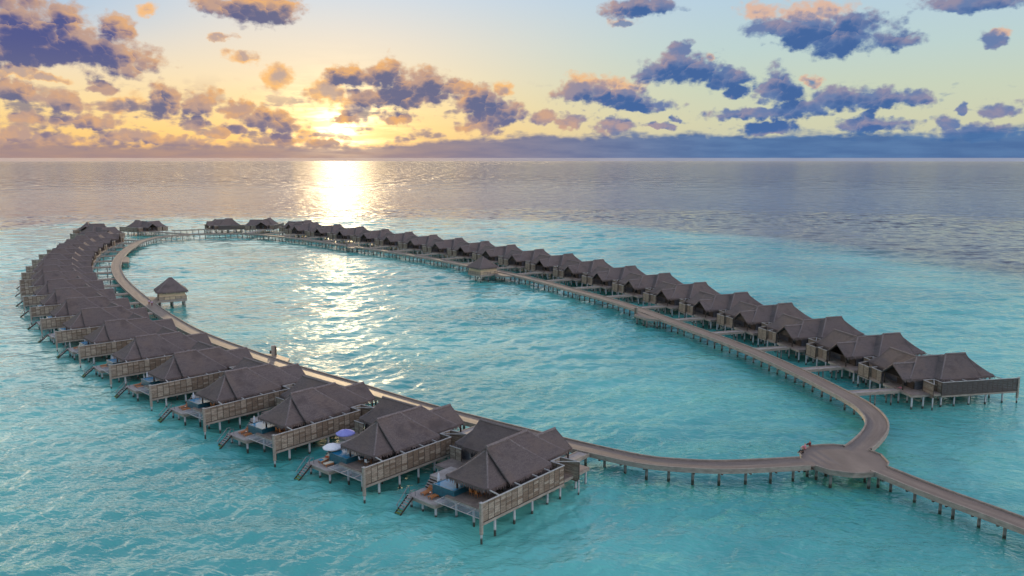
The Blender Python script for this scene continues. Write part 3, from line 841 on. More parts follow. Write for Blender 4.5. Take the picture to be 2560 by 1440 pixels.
def ribbon(mb, path, hw, z, k='walk'):
    s = 0; prev = None
    L, Rr, S, N = [], [], [], []
    for i, p in enumerate(path):
        a = path[max(i - 1, 0)]; b = path[min(i + 1, len(path) - 1)]
        dn = (b - a).normalized(); nv = Vector((-dn.y, dn.x, 0))
        if prev is not None: s += (p - prev).length
        prev = p
        L.append(p + nv * hw); Rr.append(p - nv * hw); S.append(s); N.append(nv)
    Z = lambda p, z: (p.x, p.y, z)
    for i in range(len(path) - 1):
        mb.face([Z(Rr[i], z), Z(Rr[i + 1], z), Z(L[i + 1], z), Z(L[i], z)], k, [(1, S[i]), (1, S[i + 1]), (0, S[i + 1]), (0, S[i])])
        mb.face([Z(L[i], z - .5), Z(L[i + 1], z - .5), Z(Rr[i + 1], z - .5), Z(Rr[i], z - .5)], 'beam')
        for sgn, E in ((1, L), (-1, Rr)):
            # kerb and fascia
            n0, n1 = N[i] * sgn, N[i + 1] * sgn
            a, b = E[i], E[i + 1]
            ao, bo = a + n0 * 0.09, b + n1 * 0.09
            ai, bi = a - n0 * 0.16, b - n1 * 0.16
            if inpoly((a + b) / 2, ROUND): continue
            q = [[Z(ai, z + .003), Z(bi, z + .003), Z(bi, z + .20), Z(ai, z + .20)],
                 [Z(ai, z + .20), Z(bi, z + .20), Z(bo, z + .20), Z(ao, z + .20)],
                 [Z(ao, z + .20), Z(bo, z + .20), Z(bo, z - .52), Z(ao, z - .52)],
                 [Z(ao, z - .52), Z(bo, z - .52), Z(a, z - .52), Z(b, z - .52)][:2] + [Z(b, z - .52), Z(a, z - .52)]]
            for f, kk in zip(q, ('kerb', 'kerb', 'beam', 'beam')):
                mb.face(f if sgn < 0 else f[::-1], kk)
    return S, N
def bents(path, S, N, step, root, hw, skip_near=None, limit=100):
    """pairs of piles under a cap beam every few metres"""
    items = []
    nxt = step * 0.5
    for i, s in enumerate(S):
        if s >= nxt:
            nxt += step
            items.append((path[i], N[i]))
    items.sort(key=lambda t: t[0].length)
    rest = MB()
    for j, (p, nv) in enumerate(items):
        mb = MB() if j < limit else rest
        mb.cyl(p.x, p.y, -2.0, WZ - 0.75, 0.21, 'pileg', 8)
        a, b = p + nv * (hw + .05), p - nv * (hw + .05)
        mb.bar((a.x, a.y, WZ - .63), (b.x, b.y, WZ - .63), 0.24, 0.22, 'frame')
        if j < limit: link('pile_bent', mb, root)
    if len(items) > limit:
        tag(link('pile_bents', rest, root), kind='stuff')
loop = smooth_path(LOOPPX)
mb = MB(); S, N = ribbon(mb, loop, 1.75, WZ)
bw = link('boardwalk', mb)
tag(bw, 'long curving timber boardwalk linking all the villas round the lagoon', 'boardwalk', kind='structure')
bents(loop, S, N, 3.4, bw, 1.75)
outp = smooth_path(PATHPX)
ext = (outp[0] - outp[3]).normalized()
outp = [outp[0] + ext * (40 - 2 * k) for k in range(20)] + outp
mb = MB(); S2, N2 = ribbon(mb, outp, 1.75, WZ - 0.004)
ow = link('boardwalk', mb)
tag(ow, 'straight boardwalk arm leaving the round platform toward the lower right edge', 'boardwalk', kind='structure')
bents(outp, S2, N2, 3.0, ow, 1.75)

# entry jetties, one part of each villa
for (o, x, y, yaw, side) in VS:
    u = Vector((math.cos(yaw), math.sin(yaw), 0)); v = Vector((-u.y, u.x, 0)) * (-1 if side else 1)
    st = Vector((x, y, 0)) + u * 22.6 + v * 4.3
    best = None
    for p in loop:
        r = p - st
        t = r.dot(u)
        if t > 0 and abs(r.dot(v)) < 1.2 and (best is None or t < best): best = t
    if best is None or best > 40:
        # boardwalk bends away: run to the nearest point
        best = min(22, min((p - st).length for p in loop))
    Lj = best - 1.6
    if Lj < 0.6: continue
    sg = -1 if side else 1
    mb = MB()
    y0, y1 = sorted((3.3 * sg, 5.3 * sg))
    mb.box(22.66, 22.6 + Lj, y0, y1, WZ - 0.18, WZ - 0.02, 'deckg')
    for yy in (y0 + .06, y1 - .06): mb.box(22.66, 22.6 + Lj, yy - .07, yy + .07, WZ - 0.45, WZ + 0.10, 'beam')
    nb = max(1, int(Lj / 3.2))
    for k in range(nb):
        xx = 22.6 + Lj * (k + 0.5) / nb
        for yy in (y0 + .3, y1 - .3): mb.cyl(xx, yy, -2, WZ - .45, 0.14, 'pileg', 8)
    jt = link('jetty', mb, o)

# ------------------------------------------------------------------ round platform
def deck_thing(name, poly, z, label, cat, piles, kern=True, k='walk'):
    c = Vector((sum(p[0] for p in poly) / len(poly), sum(p[1] for p in poly) / len(poly), 0))
    root = empty(name, (c.x, c.y, 0))
    tag(root, label, cat)
    lp = [(p[0] - c.x, p[1] - c.y) for p in poly]
    area = sum(lp[i][0] * lp[(i + 1) % len(lp)][1] - lp[(i + 1) % len(lp)][0] * lp[i][1] for i in range(len(lp)))
    if area < 0: lp = lp[::-1]
    mb = MB(); mb.prism(lp, z - .16, z, k, 'beam', uvf=lambda p: (0.5 + p[0] * .05, p[1] + 0.3 * p[0])); mb.prism([(a * .995, b * .995) for a, b in lp], z - .62, z - .165, 'beam')
    link('deck', mb, root)
    for (px, py) in piles:
        mb = MB(); mb.cyl(px - c.x, py - c.y, -2, z - .62, 0.22, 'pileg', 10); link('stilt', mb, root)
    return root, c, lp
poly = ROUND
cx = sum(p[0] for p in poly) / len(poly); cy = sum(p[1] for p in poly) / len(poly)
pil = [(cx + (p[0] - cx) * .85, cy + (p[1] - cy) * .85) for p in poly[::2]] + [(cx + 2, cy), (cx - 2, cy)]
root, c, lp = deck_thing('round_platform', poly, WZ + .004, 'large round timber platform where three boardwalk arms meet', 'platform', pil)
# low kerb round the platform, open where the arms join
n = len(lp)
mb = MB()
start = next(i for i in range(n) if min(((Vector((*lp[i], 0)) + c) - t).length for t in loop + outp) < 2.4)
for i_ in range(n):
    i = (start + i_) % n
    a, b = Vector((*lp[i], 0)), Vector((*lp[(i + 1) % n], 0))
    for q in range(6):
        p = a + (b - a) * q / 6; r = a + (b - a) * (q + 1) / 6
        w_ = (p + r) / 2 + c
        if min((w_ - t).length for t in loop) < 1.8 or min((w_ - t).length for t in outp) < 1.8:
            if mb.f: link('kerb', mb, root); mb = MB()
            continue
        mb.bar((p.x, p.y, WZ + .10), (r.x, r.y, WZ + .10), 0.2, 0.19, 'kerb')
if mb.f: link('kerb', mb, root)

# ------------------------------------------------------------------ small landings with kiosks
def kiosk(x, y, yaw, label, z=WZ, h=1.75):
    r = empty('kiosk', (x, y, z), yaw); tag(r, label, 'kiosk', 'timber screens on the boardwalk landings')
    mb = MB(); mb.box(-.45, .45, -.06, .06, 0.01, h, 'beam'); link('panel', mb, r)
    mb = MB(); mb.box(.451, .55, -.5, .5, 0.01, h * .92, 'boardA'); link('panel', mb, r)
    mb = MB(); mb.box(-.5, .58, -.10, .10, h + .002, h + .07, 'rail'); link('cap', mb, r)
def U(L): return [un(x, y, WZ) for x, y in L]
def landing(px, label, shift=0.0):
    P = U(px); cx = sum(p[0] for p in P) / len(P); cy = sum(p[1] for p in P) / len(P)
    deck_thing('landing', P, WZ - .01, label, 'platform', [(cx + (p[0] - cx) * .8, cy + (p[1] - cy) * .8) for p in P])[0]['group'] = 'small landings beside the boardwalk'
landing([(627,876),(640,884),(665,884.5),(694,886.5),(724,896.5),(716,908),(712,915),(660,897),(622,880)], 'pointed landing on the lagoon side of the left boardwalk, behind the fourth villa')
kx, ky = un(684, 887.5, WZ); kiosk(kx, ky, R(40), 'dark timber screen on the landing behind the left row', h=2.1)
landing([(1594,774),(1586,787),(1606,793),(1616,796),(1649,799),(1668,799),(1640,786)], 'triangular landing on the lagoon side of the right boardwalk')
kx, ky = un(1592, 784, WZ); kiosk(kx, ky, R(110), 'grey timber screen on the triangular landing of the right boardwalk')
landing([(303,655),(321,655),(323.5,644),(316,641),(303,646)], 'small square landing on the lagoon side of the far left bend')
landing([(866,609.5),(868,617),(880,619.5),(895,618),(880,613)], 'tiny landing on the far boardwalk left of the closer pavilion')
kx, ky = un(869, 614, WZ); kiosk(kx, ky, R(130), 'small timber screen on the far boardwalk landing')

# ------------------------------------------------------------------ pavilions
def pavilion(x, y, yaw, label, link_to=None):
    r = empty('pavilion', (x, y, 0), yaw); tag(r, label, 'pavilion', 'square pavilions over the lagoon')
    mb = MB(); roof(mb, 'u', -4.6, 4.6, -4.6, 4.6, 5.3, 8.9, -0.5, 0.5, 0.0, 'hip', 'hip', 1.12, 0.8); link('roof', mb, r)
    mb = MB(); mb.box(-3.75, 3.75, -3.75, 3.75, WZ + .004, 5.45, 'tanwall'); link('wall', mb, r)
    mb = MB(); mb.box(-3.81, -3.752, -1.2, 0.4, WZ + .9, 4.5, 'dark'); link('window', mb, r)
    mb = MB(); mb.box(-4.1, 4.1, -4.1, 4.1, WZ - .16, WZ, 'deckg'); mb.box(-4.07, 4.07, -4.07, 4.07, WZ - .7, WZ - .165, 'beam'); link('deck', mb, r)
    mb = MB()
    for a, b in (((-4.0, -4.0), (4.0, -4.0)), ((4.0, -4.0), (4.0, 4.0)), ((-4.0, -4.0), (-4.0, 0.5))):
        fence_run(mb, a, b, WZ + .08, WZ + 1.05, 1.6, tones=('tanwall', 'boardC'))
    link('parapet', mb, r)
    for a in (-3.5, 0, 3.5):
        for b in (-3.5, 0, 3.5):
            mb = MB(); mb.cyl(a, b, -2, WZ - .7, 0.17, 'pileg', 8); link('stilt', mb, r)
    return r
p1 = pavilion(*un(430, 765, 0), R(28), 'square thatched pavilion with tan walls standing alone off the left boardwalk')
p2 = pavilion(*un(1207, 700, 0), R(-52), 'square thatched pavilion with warm tan walls beside the right boardwalk')
# link bridges
deck_thing('link_bridge', U([(352,742),(368,753),(380,762),(398,752),(404,745),(380,742)]), WZ - .008, 'flared link deck from the left boardwalk to the lone pavilion', 'bridge', U([(392,748)]))
deck_thing('link_bridge', U([(1238,676),(1275,683),(1292,689),(1262,689.5),(1237,687)]), WZ - .008, 'short link deck joining the right boardwalk to its pavilion', 'bridge', U([(1255,684)]))

# ------------------------------------------------------------------ deck furniture on the near villas
def world(vi, u, v):
    o, x, y, yaw, side = VS[vi]
    c, s = math.cos(yaw), math.sin(yaw)
    if side: v = -v
    return (x + c * u - s * v, y + s * u + c * v)
def lounger(cush=None):
    r = empty('sun_lounger', (0, 0, 0))
    mb = MB()
    for y in (-.36, .36): mb.bar((-1.0, y, .30), (0.35, y, .30), .07, .09, 'teak')
    for i in range(11): mb.box(-.98 + i * .125, -.88 + i * .125, -.33, .33, .345, .375, 'teak')
    link('seat', mb, r)
    mb = MB()
    for y in (-.36, .36): mb.bar((0.35, y, .34), (1.0, y, .78), .06, .08, 'teak')
    for i in range(7):
        t = (i + .5) / 7; x, z = .35 + .65 * t, .36 + .44 * t
        mb.bar((x, -.33, z), (x, .33, z), .095, .03, 'teak')
    link('backrest', mb, r)
    for x in (-.85, .3):
        for y in (-.33, .33):
            mb = MB(); mb.box(x - .04, x + .04, y - .035, y + .035, 0, .255, 'teak'); link('leg', mb, r)
    if cush:
        mb = MB()
        mb.hexa([(-1, -.34, .385), (.38, -.34, .385), (.38, .34, .385), (-1, .34, .385)], [(-1, -.34, .47), (.36, -.34, .47), (.36, .34, .47), (-1, .34, .47)], cush)
        mb.hexa([(.38, -.34, .395), (1.0, -.34, .83), (1.0, .34, .83), (.38, .34, .395)], [(.34, -.34, .48), (.95, -.34, .91), (.95, .34, .91), (.34, .34, .48)], cush)
        link('cushion', mb, r)
    return r
def umbrella_closed():
    r = empty('parasol', (0, 0, 0))
    mb = MB(); mb.cyl(0, 0, 0, .08, .3, 'dark', 12); link('base', mb, r)
    mb = MB(); mb.cyl(0, 0, .08, 2.75, .03, 'rail', 8); link('pole', mb, r)
    mb = MB(); rows = []
    for z, rad in ((1.0, .16), (1.15, .2), (1.9, .15), (2.5, .08), (2.68, .02)):
        rows.append([((rad * (1 + .22 * (-1) ** k)) * math.cos(2 * math.pi * k / 16), (rad * (1 + .22 * (-1) ** k)) * math.sin(2 * math.pi * k / 16), z) for k in range(16)])
    mb.grid(rows, 'white', closed=True); mb.face(rows[0][::-1], 'white'); link('canopy', mb, r)
    return r
def umbrella_open(k, tilt):
    r = empty('parasol', (0, 0, 0))
    mb = MB(); mb.cyl(0, 0, 0, .08, .3, 'dark', 12); link('base', mb, r)
    mb = MB(); mb.cyl(0, 0, .08, 2.5, .03, 'rail', 8); link('pole', mb, r)
    mb = MB(); rows = []
    for z, rad in ((2.05, 1.45), (2.2, 1.2), (2.45, .6), (2.6, .04)):
        rows.append([(rad * (1 if q % 2 == 0 else .95) * math.cos(math.pi * q / 8), rad * (1 if q % 2 == 0 else .95) * math.sin(math.pi * q / 8), z + (0 if q % 2 == 0 else -.03)) for q in range(16)])
    mb.grid(rows, k, closed=True); mb.grid([[(a, b, c - .02) for a, b, c in q] for q in rows], k, closed=True, flip=True)
    mb.grid([[(a, b, c - .15) for a, b, c in rows[0]], rows[0]], k, closed=True)
    link('canopy', mb, r)
    return r
def table():
    r = empty('dining_table', (0, 0, 0))
    mb = MB(); mb.box(-.8, .8, -.45, .45, .70, .75, 'teak'); link('tabletop', mb, r)
    for x in (-.7, .7):
        for y in (-.36, .36):
            mb = MB(); mb.box(x - .04, x + .04, y - .04, y + .04, 0, .699, 'teak'); link('leg', mb, r)
    return r
def chair(k):
    r = empty('dining_chair', (0, 0, 0))
    mb = MB(); mb.box(-.24, .24, -.24, .24, .42, .48, k); link('seat', mb, r)
    mb = MB(); mb.hexa([(.21, -.23, .485), (.25, -.23, .485), (.25, .23, .485), (.21, .23, .485)], [(.29, -.22, .95), (.33, -.22, .95), (.33, .22, .95), (.29, .22, .95)], k); link('backrest', mb, r)
    for x in (-.21, .21):
        for y in (-.21, .21):
            mb = MB(); mb.box(x - .025, x + .025, y - .025, y + .025, 0, .418, 'teak'); link('leg', mb, r)
    return r
def side_table():
    r = empty('side_table', (0, 0, 0))
    mb = MB(); mb.cyl(0, 0, .40, .45, .25, 'teak', 12); link('tabletop', mb, r)
    mb = MB(); mb.cyl(0, 0, 0, .399, .05, 'teak', 8); link('leg', mb, r)
    mb = MB(); mb.box(-.14, .0, -.1, .08, .452, .53, 'white'); link('towel', mb, r)
    return r
P_l, P_lc, P_u, P_t, P_c, P_cw, P_s = lounger(), lounger('cream'), umbrella_closed(), table(), chair('teak'), chair('white'), side_table()
index_kids()
usedp = set()
def place(proto, vi, u, v, z, rz, label, cat, group):
    if proto.name in usedp: o = copy_tree(proto)
    else: usedp.add(proto.name); o = proto
    x, y = world(vi, u, v)
    o.location = (x, y, z); o.rotation_euler = (0, 0, VS[vi][3] + rz)
    tag(o, label, cat, group)
    return o
ORDV = {0: 'nearest', 2: 'third', 3: 'fourth', 4: 'fifth', 5: 'sixth', 6: 'seventh'}
ZL = 1.865
for vi in (0, 2, 3, 4, 5, 6):
    w_ = ('the %s left-row villa' % ORDV[vi])
    place(P_l, vi, 2.7, 12.3, ZL, R(5), 'teak lounger beside the deck steps of ' + w_, 'lounger', 'teak loungers on the sun decks')
    place(P_l, vi, 2.5, 10.6, ZL, R(-4), 'teak lounger nearer the net of ' + w_, 'lounger', 'teak loungers on the sun decks')
    place(P_u, vi, 4.1 if vi else 4.15, 11.6, ZL, 0, 'closed white parasol beside the pool corner of ' + w_, 'parasol', 'closed parasols by the pools')
    if vi < 4:
        place(P_s, vi, 2.5, 11.45, ZL, 0, 'small round table between the loungers of ' + w_, 'side table', 'side tables between loungers')
        place(P_t, vi, 5.6, 5.6, ZD, R(90), 'teak dining table under the front roof of ' + w_, 'table', 'dining tables on the living decks')
        for n_, (u, v, rz, wh) in enumerate(((4.75, 5.1, 180, 'seaward side, nearer the fence'), (4.75, 6.1, 180, 'seaward side, nearer the pool'), (6.5, 5.1, 0, 'house side, nearer the fence'), (6.5, 6.1, 0, 'house side, nearer the pool'))):
            place(P_c, vi, u, v, ZD, R(rz), 'teak chair, %s, at table of %s' % (wh, w_), 'chair', 'dining chairs on the living decks')
w_ = 'the open-parasol villa'
place(P_lc, 1, 2.7, 12.4, ZL, R(8), 'cream cushioned lounger beside the steps of ' + w_, 'lounger', 'cushioned loungers on one sun deck')
place(P_lc, 1, 2.4, 10.7, ZL, R(-6), 'cream cushioned lounger with blue towel, nearer the net of ' + w_, 'lounger', 'cushioned loungers on one sun deck')
place(umbrella_open('white', 0), 1, 3.9, 12.1, ZL, 0, 'open white parasol over the cream loungers', 'parasol', 'open parasols on one deck')
place(umbrella_open('violet', 0), 1, 6.4, 12.2, 3.34, 0, 'open violet-blue parasol behind the white one by the pool', 'parasol', 'open parasols on one deck')
place(P_t, 1, 5.6, 5.6, ZD, R(90), 'teak dining table between white-backed chairs of ' + w_, 'table', 'dining tables on the living decks')
for (u, v, rz, wh) in ((4.6, 6.4, 170, 'nearer the pool'), (4.5, 4.9, 190, 'nearer the fence'), (6.6, 5.6, 0, 'on the house side')):
    place(P_cw, 1, u, v, ZD, R(rz), 'white dining chair %s on %s' % (wh, w_), 'chair', 'white chairs on one deck')
def towel(vi, u, v, z, k, label, sx=.4, sy=.3, rz=0.3):
    mb = MB(); rows = []
    for i in range(7):
        rows.append([(-sx + 2 * sx * j / 8, -sy + 2 * sy * i / 6, 0.03 + .05 * math.sin(i * 1.3 + j) ** 2 + .03 * random.random()) for j in range(9)])
    mb.grid(rows, k); mb.grid([[(a, b, 0.0) for a, b, c in r] for r in rows], k, flip=True)
    for e in (rows[0], rows[-1]): mb.grid([[(a, b, 0.0) for a, b, c in e], e], k, flip=e is rows[-1])
    o = link('towel', mb); x, y = world(vi, u, v)
    o.location = (x, y, z); o.rotation_euler = (0, 0, VS[vi][3] + rz)
    tag(o, label, 'towel')
towel(1, 3.2, 12.4, ZL + .60, 'orange', 'bright orange towel bundled on the lounger beside the steps', .35, .3)
towel(1, 1.95, 12.3, ZL + .475, 'blue', 'dark blue towel lying on the foot of a cream lounger', .3, .25)
towel(1, 3.1, 10.62, ZL + .80, 'blue', 'bright blue towel over the head of a cream lounger', .28, .34)
towel(20, 21.5, 4.9, ZD, 'pink', 'pink and white bundle on the porch floor of the nearest right villa', .45, .35)
# ------------------------------------------------------------------ people
def skinned(name, joints, bones, mk, parent, sub=1):
    me = bpy.data.meshes.new(name)
    me.from_pydata([j[0] for j in joints], bones, [])
    o = bpy.data.objects.new(name, me); COL.objects.link(o); o.parent = parent
    md = o.modifiers.new('Skin', 'SKIN'); md.use_smooth_shade = True
    sv = me.skin_vertices
    if not sv:
        bm_ = __import__('bmesh').new(); bm_.from_mesh(me); bm_.verts.layers.skin.verify(); bm_.to_mesh(me); bm_.free(); sv = me.skin_vertices
    for i, j in enumerate(joints):
        sv[0].data[i].radius = (j[1], j[2] if len(j) > 2 else j[1])
    sv[0].data[0].use_root = True
    o.modifiers.new('Subsurf', 'SUBSURF').levels = sub
    o.modifiers[-1].render_levels = sub
    me.materials.append(M[mk])
    return o
def person(x, y, z, yaw, pose, top, bottom, label):
    r = empty('person', (x, y, z), yaw); tag(r, label, 'person')
    if pose == 'stand':
        hip, kL, kR, fL, fR = (0, 0, .93), (.06, .10, .50), (-.05, -.10, .50), (.12, .10, .06), (-.14, -.10, .06)
        tL, tR = (.27, .10, .04), (.02, -.10, .04)
    else:
        hip, kL, kR, fL, fR = (0, 0, .22), (.36, .13, .50), (.36, -.13, .50), (.62, .12, .08), (.62, -.12, .08)
        tL, tR = (.78, .12, .04), (.78, -.12, .04)
    hx, hy, hz = hip
    lean = .06 if pose == 'sit' else 0.0
    hipL, hipR = (hx, .10, hz - .03), (hx, -.10, hz - .03)
    wa, ch, nk, hd, tp = (hx - .02, 0, hz + .18), (hx + lean, 0, hz + .40), (hx + lean, 0, hz + .55), (hx + lean + .02, 0, hz + .66), (hx + lean + .02, 0, hz + .76)
    sL, sR = (hx + lean, .19, hz + .47), (hx + lean, -.19, hz + .47)
    eL, eR = (hx + lean + .03, .24, hz + .18), (hx + lean - .02, -.24, hz + .18)
    wL, wR = (hx + lean + .22, .22, hz + .02), (hx + lean + .18, -.22, hz + .02)
    J = [(hip, .12, .09), (wa, .115, .09), (ch, .14, .10), (nk, .05), (hd, .085, .10), (tp, .07, .08), (sL, .055), (eL, .042), (wL, .03), (sR, .055), (eR, .042), (wR, .03),
         (hipL, .085), (kL, .058), (fL, .04), (tL, .035), (hipR, .085), (kR, .058), (fR, .04), (tR, .035)]
    B = [(0, 1), (1, 2), (2, 3), (3, 4), (4, 5), (2, 6), (6, 7), (7, 8), (2, 9), (9, 10), (10, 11), (0, 12), (12, 13), (13, 14), (14, 15), (0, 16), (16, 17), (17, 18), (18, 19)]
    # fingers
    for wi, sgn in ((8, 1), (11, -1)):
        wx, wy, wz = J[wi][0]
        pi_ = len(J); J.append(((wx + .06, wy, wz - .03), .028, .014)); B.append((wi, pi_))
        for k in range(4):
            a = len(J); J.append(((wx + .115, wy + (k - 1.5) * .02, wz - .055), .008)); B.append((pi_, a))
            J.append(((wx + .145 - .006 * abs(k - 1.3), wy + (k - 1.5) * .021, wz - .085), .007)); B.append((a, a + 1))
        a = len(J); J.append(((wx + .06, wy - sgn * .045, wz - .035), .009)); B.append((pi_, a))
    skinned('body', J, B, 'skin', r)
    skinned('shirt', [((hip[0], 0, hip[2] + .04), .135, .105), (wa, .13, .105), (ch, .155, .115), ((nk[0], 0, nk[2] - .05), .08), (sL, .075), (eL, .058), (sR, .075), (eR, .058)],
            [(0, 1), (1, 2), (2, 3), (2, 4), (4, 5), (2, 6), (6, 7)], top, r)
    skinned('trousers', [((hip[0], 0, hip[2]), .135, .105), (hipL, .10), (kL, .075), ((fL[0], fL[1], fL[2] + .03), .058), (hipR, .10), (kR, .075), ((fR[0], fR[1], fR[2] + .03), .058)],
            [(0, 1), (1, 2), (2, 3), (0, 4), (4, 5), (5, 6)], bottom, r)
    skinned('hair', [((hd[0] - .03, 0, hd[2] + .02), .085, .10), ((tp[0] - .02, 0, tp[2] + .015), .078, .09)], [(0, 1)], 'hair', r)
    return r
x, y = un(2007, 1134, WZ); person(x, y, WZ + .02, R(160), 'sit', 'blk', 'blk', 'person in black sitting on the left rim of the round platform')
x, y = un(2013, 1124, WZ); person(x, y, WZ + .02, R(150), 'sit', 'pink', 'pink', 'person in pink sitting between two dark figures on the round platform')
x, y = un(2025, 1117.5, WZ); person(x, y, WZ + .02, R(120), 'sit', 'maroon', 'maroon', 'person in maroon sitting on the far rim of the round platform')
x, y = un(676, 885.6, WZ); person(x, y, WZ + .02, R(60), 'sit', 'blk', 'blk', 'dark figure sitting beside the timber screen behind the left row')
x, y = un(373, 763, WZ); person(x, y, WZ + .02, R(-50), 'stand', 'lilac', 'maroon', 'person in lilac walking on the boardwalk, left one of the pair by the lone pavilion')
x, y = un(380, 766, WZ); person(x, y, WZ + .02, R(-50), 'stand', 'lilac', 'maroon', 'person in lilac walking on the boardwalk, right one of the pair by the lone pavilion')

# ------------------------------------------------------------------ water
RE = 7.43e6
def sea():
    fine = np.linspace(R(-41), R(41), 860)
    coarse = np.linspace(R(41), R(319), 90)[1:-1]
    th = np.concatenate([fine, coarse])
    r = np.concatenate([np.linspace(0.5, 55, 24), np.geomspace(56, 760, 940), np.geomspace(780, 28000, 170)])
    TH_, RR = np.meshgrid(th, r)
    X = RR * np.sin(TH_); Y = RR * np.cos(TH_)
    # wind waves: many crossing trains, running roughly from the sun toward the viewer
    H = np.zeros_like(X)
    n = 84
    lam = np.geomspace(1.0, 26, n)
    main = R(-90 + 15)
    sp = RR * 0.0029
    for i in range(n):
        L = lam[i]
        k = 2 * math.pi / L
        a = main + rng.normal(0, 0.55 if L > 5 else 0.9)
        slope = 0.031 * (1.0 if L < 9 else (9 / L) ** 0.8)
        A = slope / k
        att = np.clip((L - 2.6 * sp) / (2.2 * sp + 1e-6), 0, 1)
        ph = rng.uniform(0, 6.28)
        arg = k * (math.cos(a) * X + math.sin(a) * Y) + ph
        H += A * att * (np.sin(arg) + 0.22 * np.cos(2 * arg))
    lowf = 0.75 + 0.35 * np.sin(X * .021 + Y * .013 + 1) * np.sin(Y * .017 - X * .008) 
    # calmer lee inside the stilts of the left row and along the near left water
    H *= lowf
    H *= np.clip((900 - RR) / 250, 0, 1)
    Z = H - (X ** 2 + Y ** 2) / (2 * RE)
    nr, nt = X.shape
    co = np.stack([X, Y, Z], -1).reshape(-1, 3).astype(np.float32)
    i = np.arange(nr - 1)[:, None]; j = np.arange(nt)[None, :]
    a = i * nt + j; b = i * nt + (j + 1) % nt; c = (i + 1) * nt + (j + 1) % nt; e = (i + 1) * nt + j
    q = np.stack([a, e, c, b], -1).reshape(-1, 4).astype(np.int32)
    me = bpy.data.meshes.new('sea')
    me.vertices.add(len(co)); me.vertices.foreach_set('co', co.ravel())
    me.loops.add(q.size); me.loops.foreach_set('vertex_index', q.ravel())
    me.polygons.add(len(q)); me.polygons.foreach_set('loop_start', np.arange(0, q.size, 4, dtype=np.int32))
    me.polygons.foreach_set('use_smooth', np.ones(len(q), dtype=bool))
    # depth of the water: 1 over the shallow lagoon, 0 past the reef edge
    reef = np.array([un(x, y, 0) for x, y in [(-700, 640), (-300, 600), (0, 572), (200, 556), (420, 546), (900, 545), (1280, 549), (1500, 560), (1800, 588), (2100, 622), (2350, 664), (2560, 712), (2800, 800), (3100, 1000)]])
    ang = np.arctan2(reef[:, 0], reef[:, 1]); rad = np.hypot(reef[:, 0], reef[:, 1])
    o_ = np.argsort(ang)
    edge = np.interp(TH_, ang[o_], rad[o_])
    wob = 10 * np.sin(X * .031 + 1.3) * np.cos(Y * .023) + 5 * np.sin(X * .09 + Y * .07)
    wd_ = 22 + 34 * np.clip(TH_ / R(30), 0, 1) * 1.3
    sh = np.clip((edge - RR + wob * (0.4 + np.clip(TH_ / R(25), 0, 1))) / wd_ * .5 + .5, 0, 1)
    sh = sh * sh * (3 - 2 * sh)
    sh = np.where(np.abs(TH_) > R(60), 1 * (RR < 260), sh)
    at = me.attributes.new('shallow', 'FLOAT', 'POINT')
    at.data.foreach_set('value', sh.ravel().astype(np.float32))
    me.update(); me.validate()
    return me
sm_ = sea()
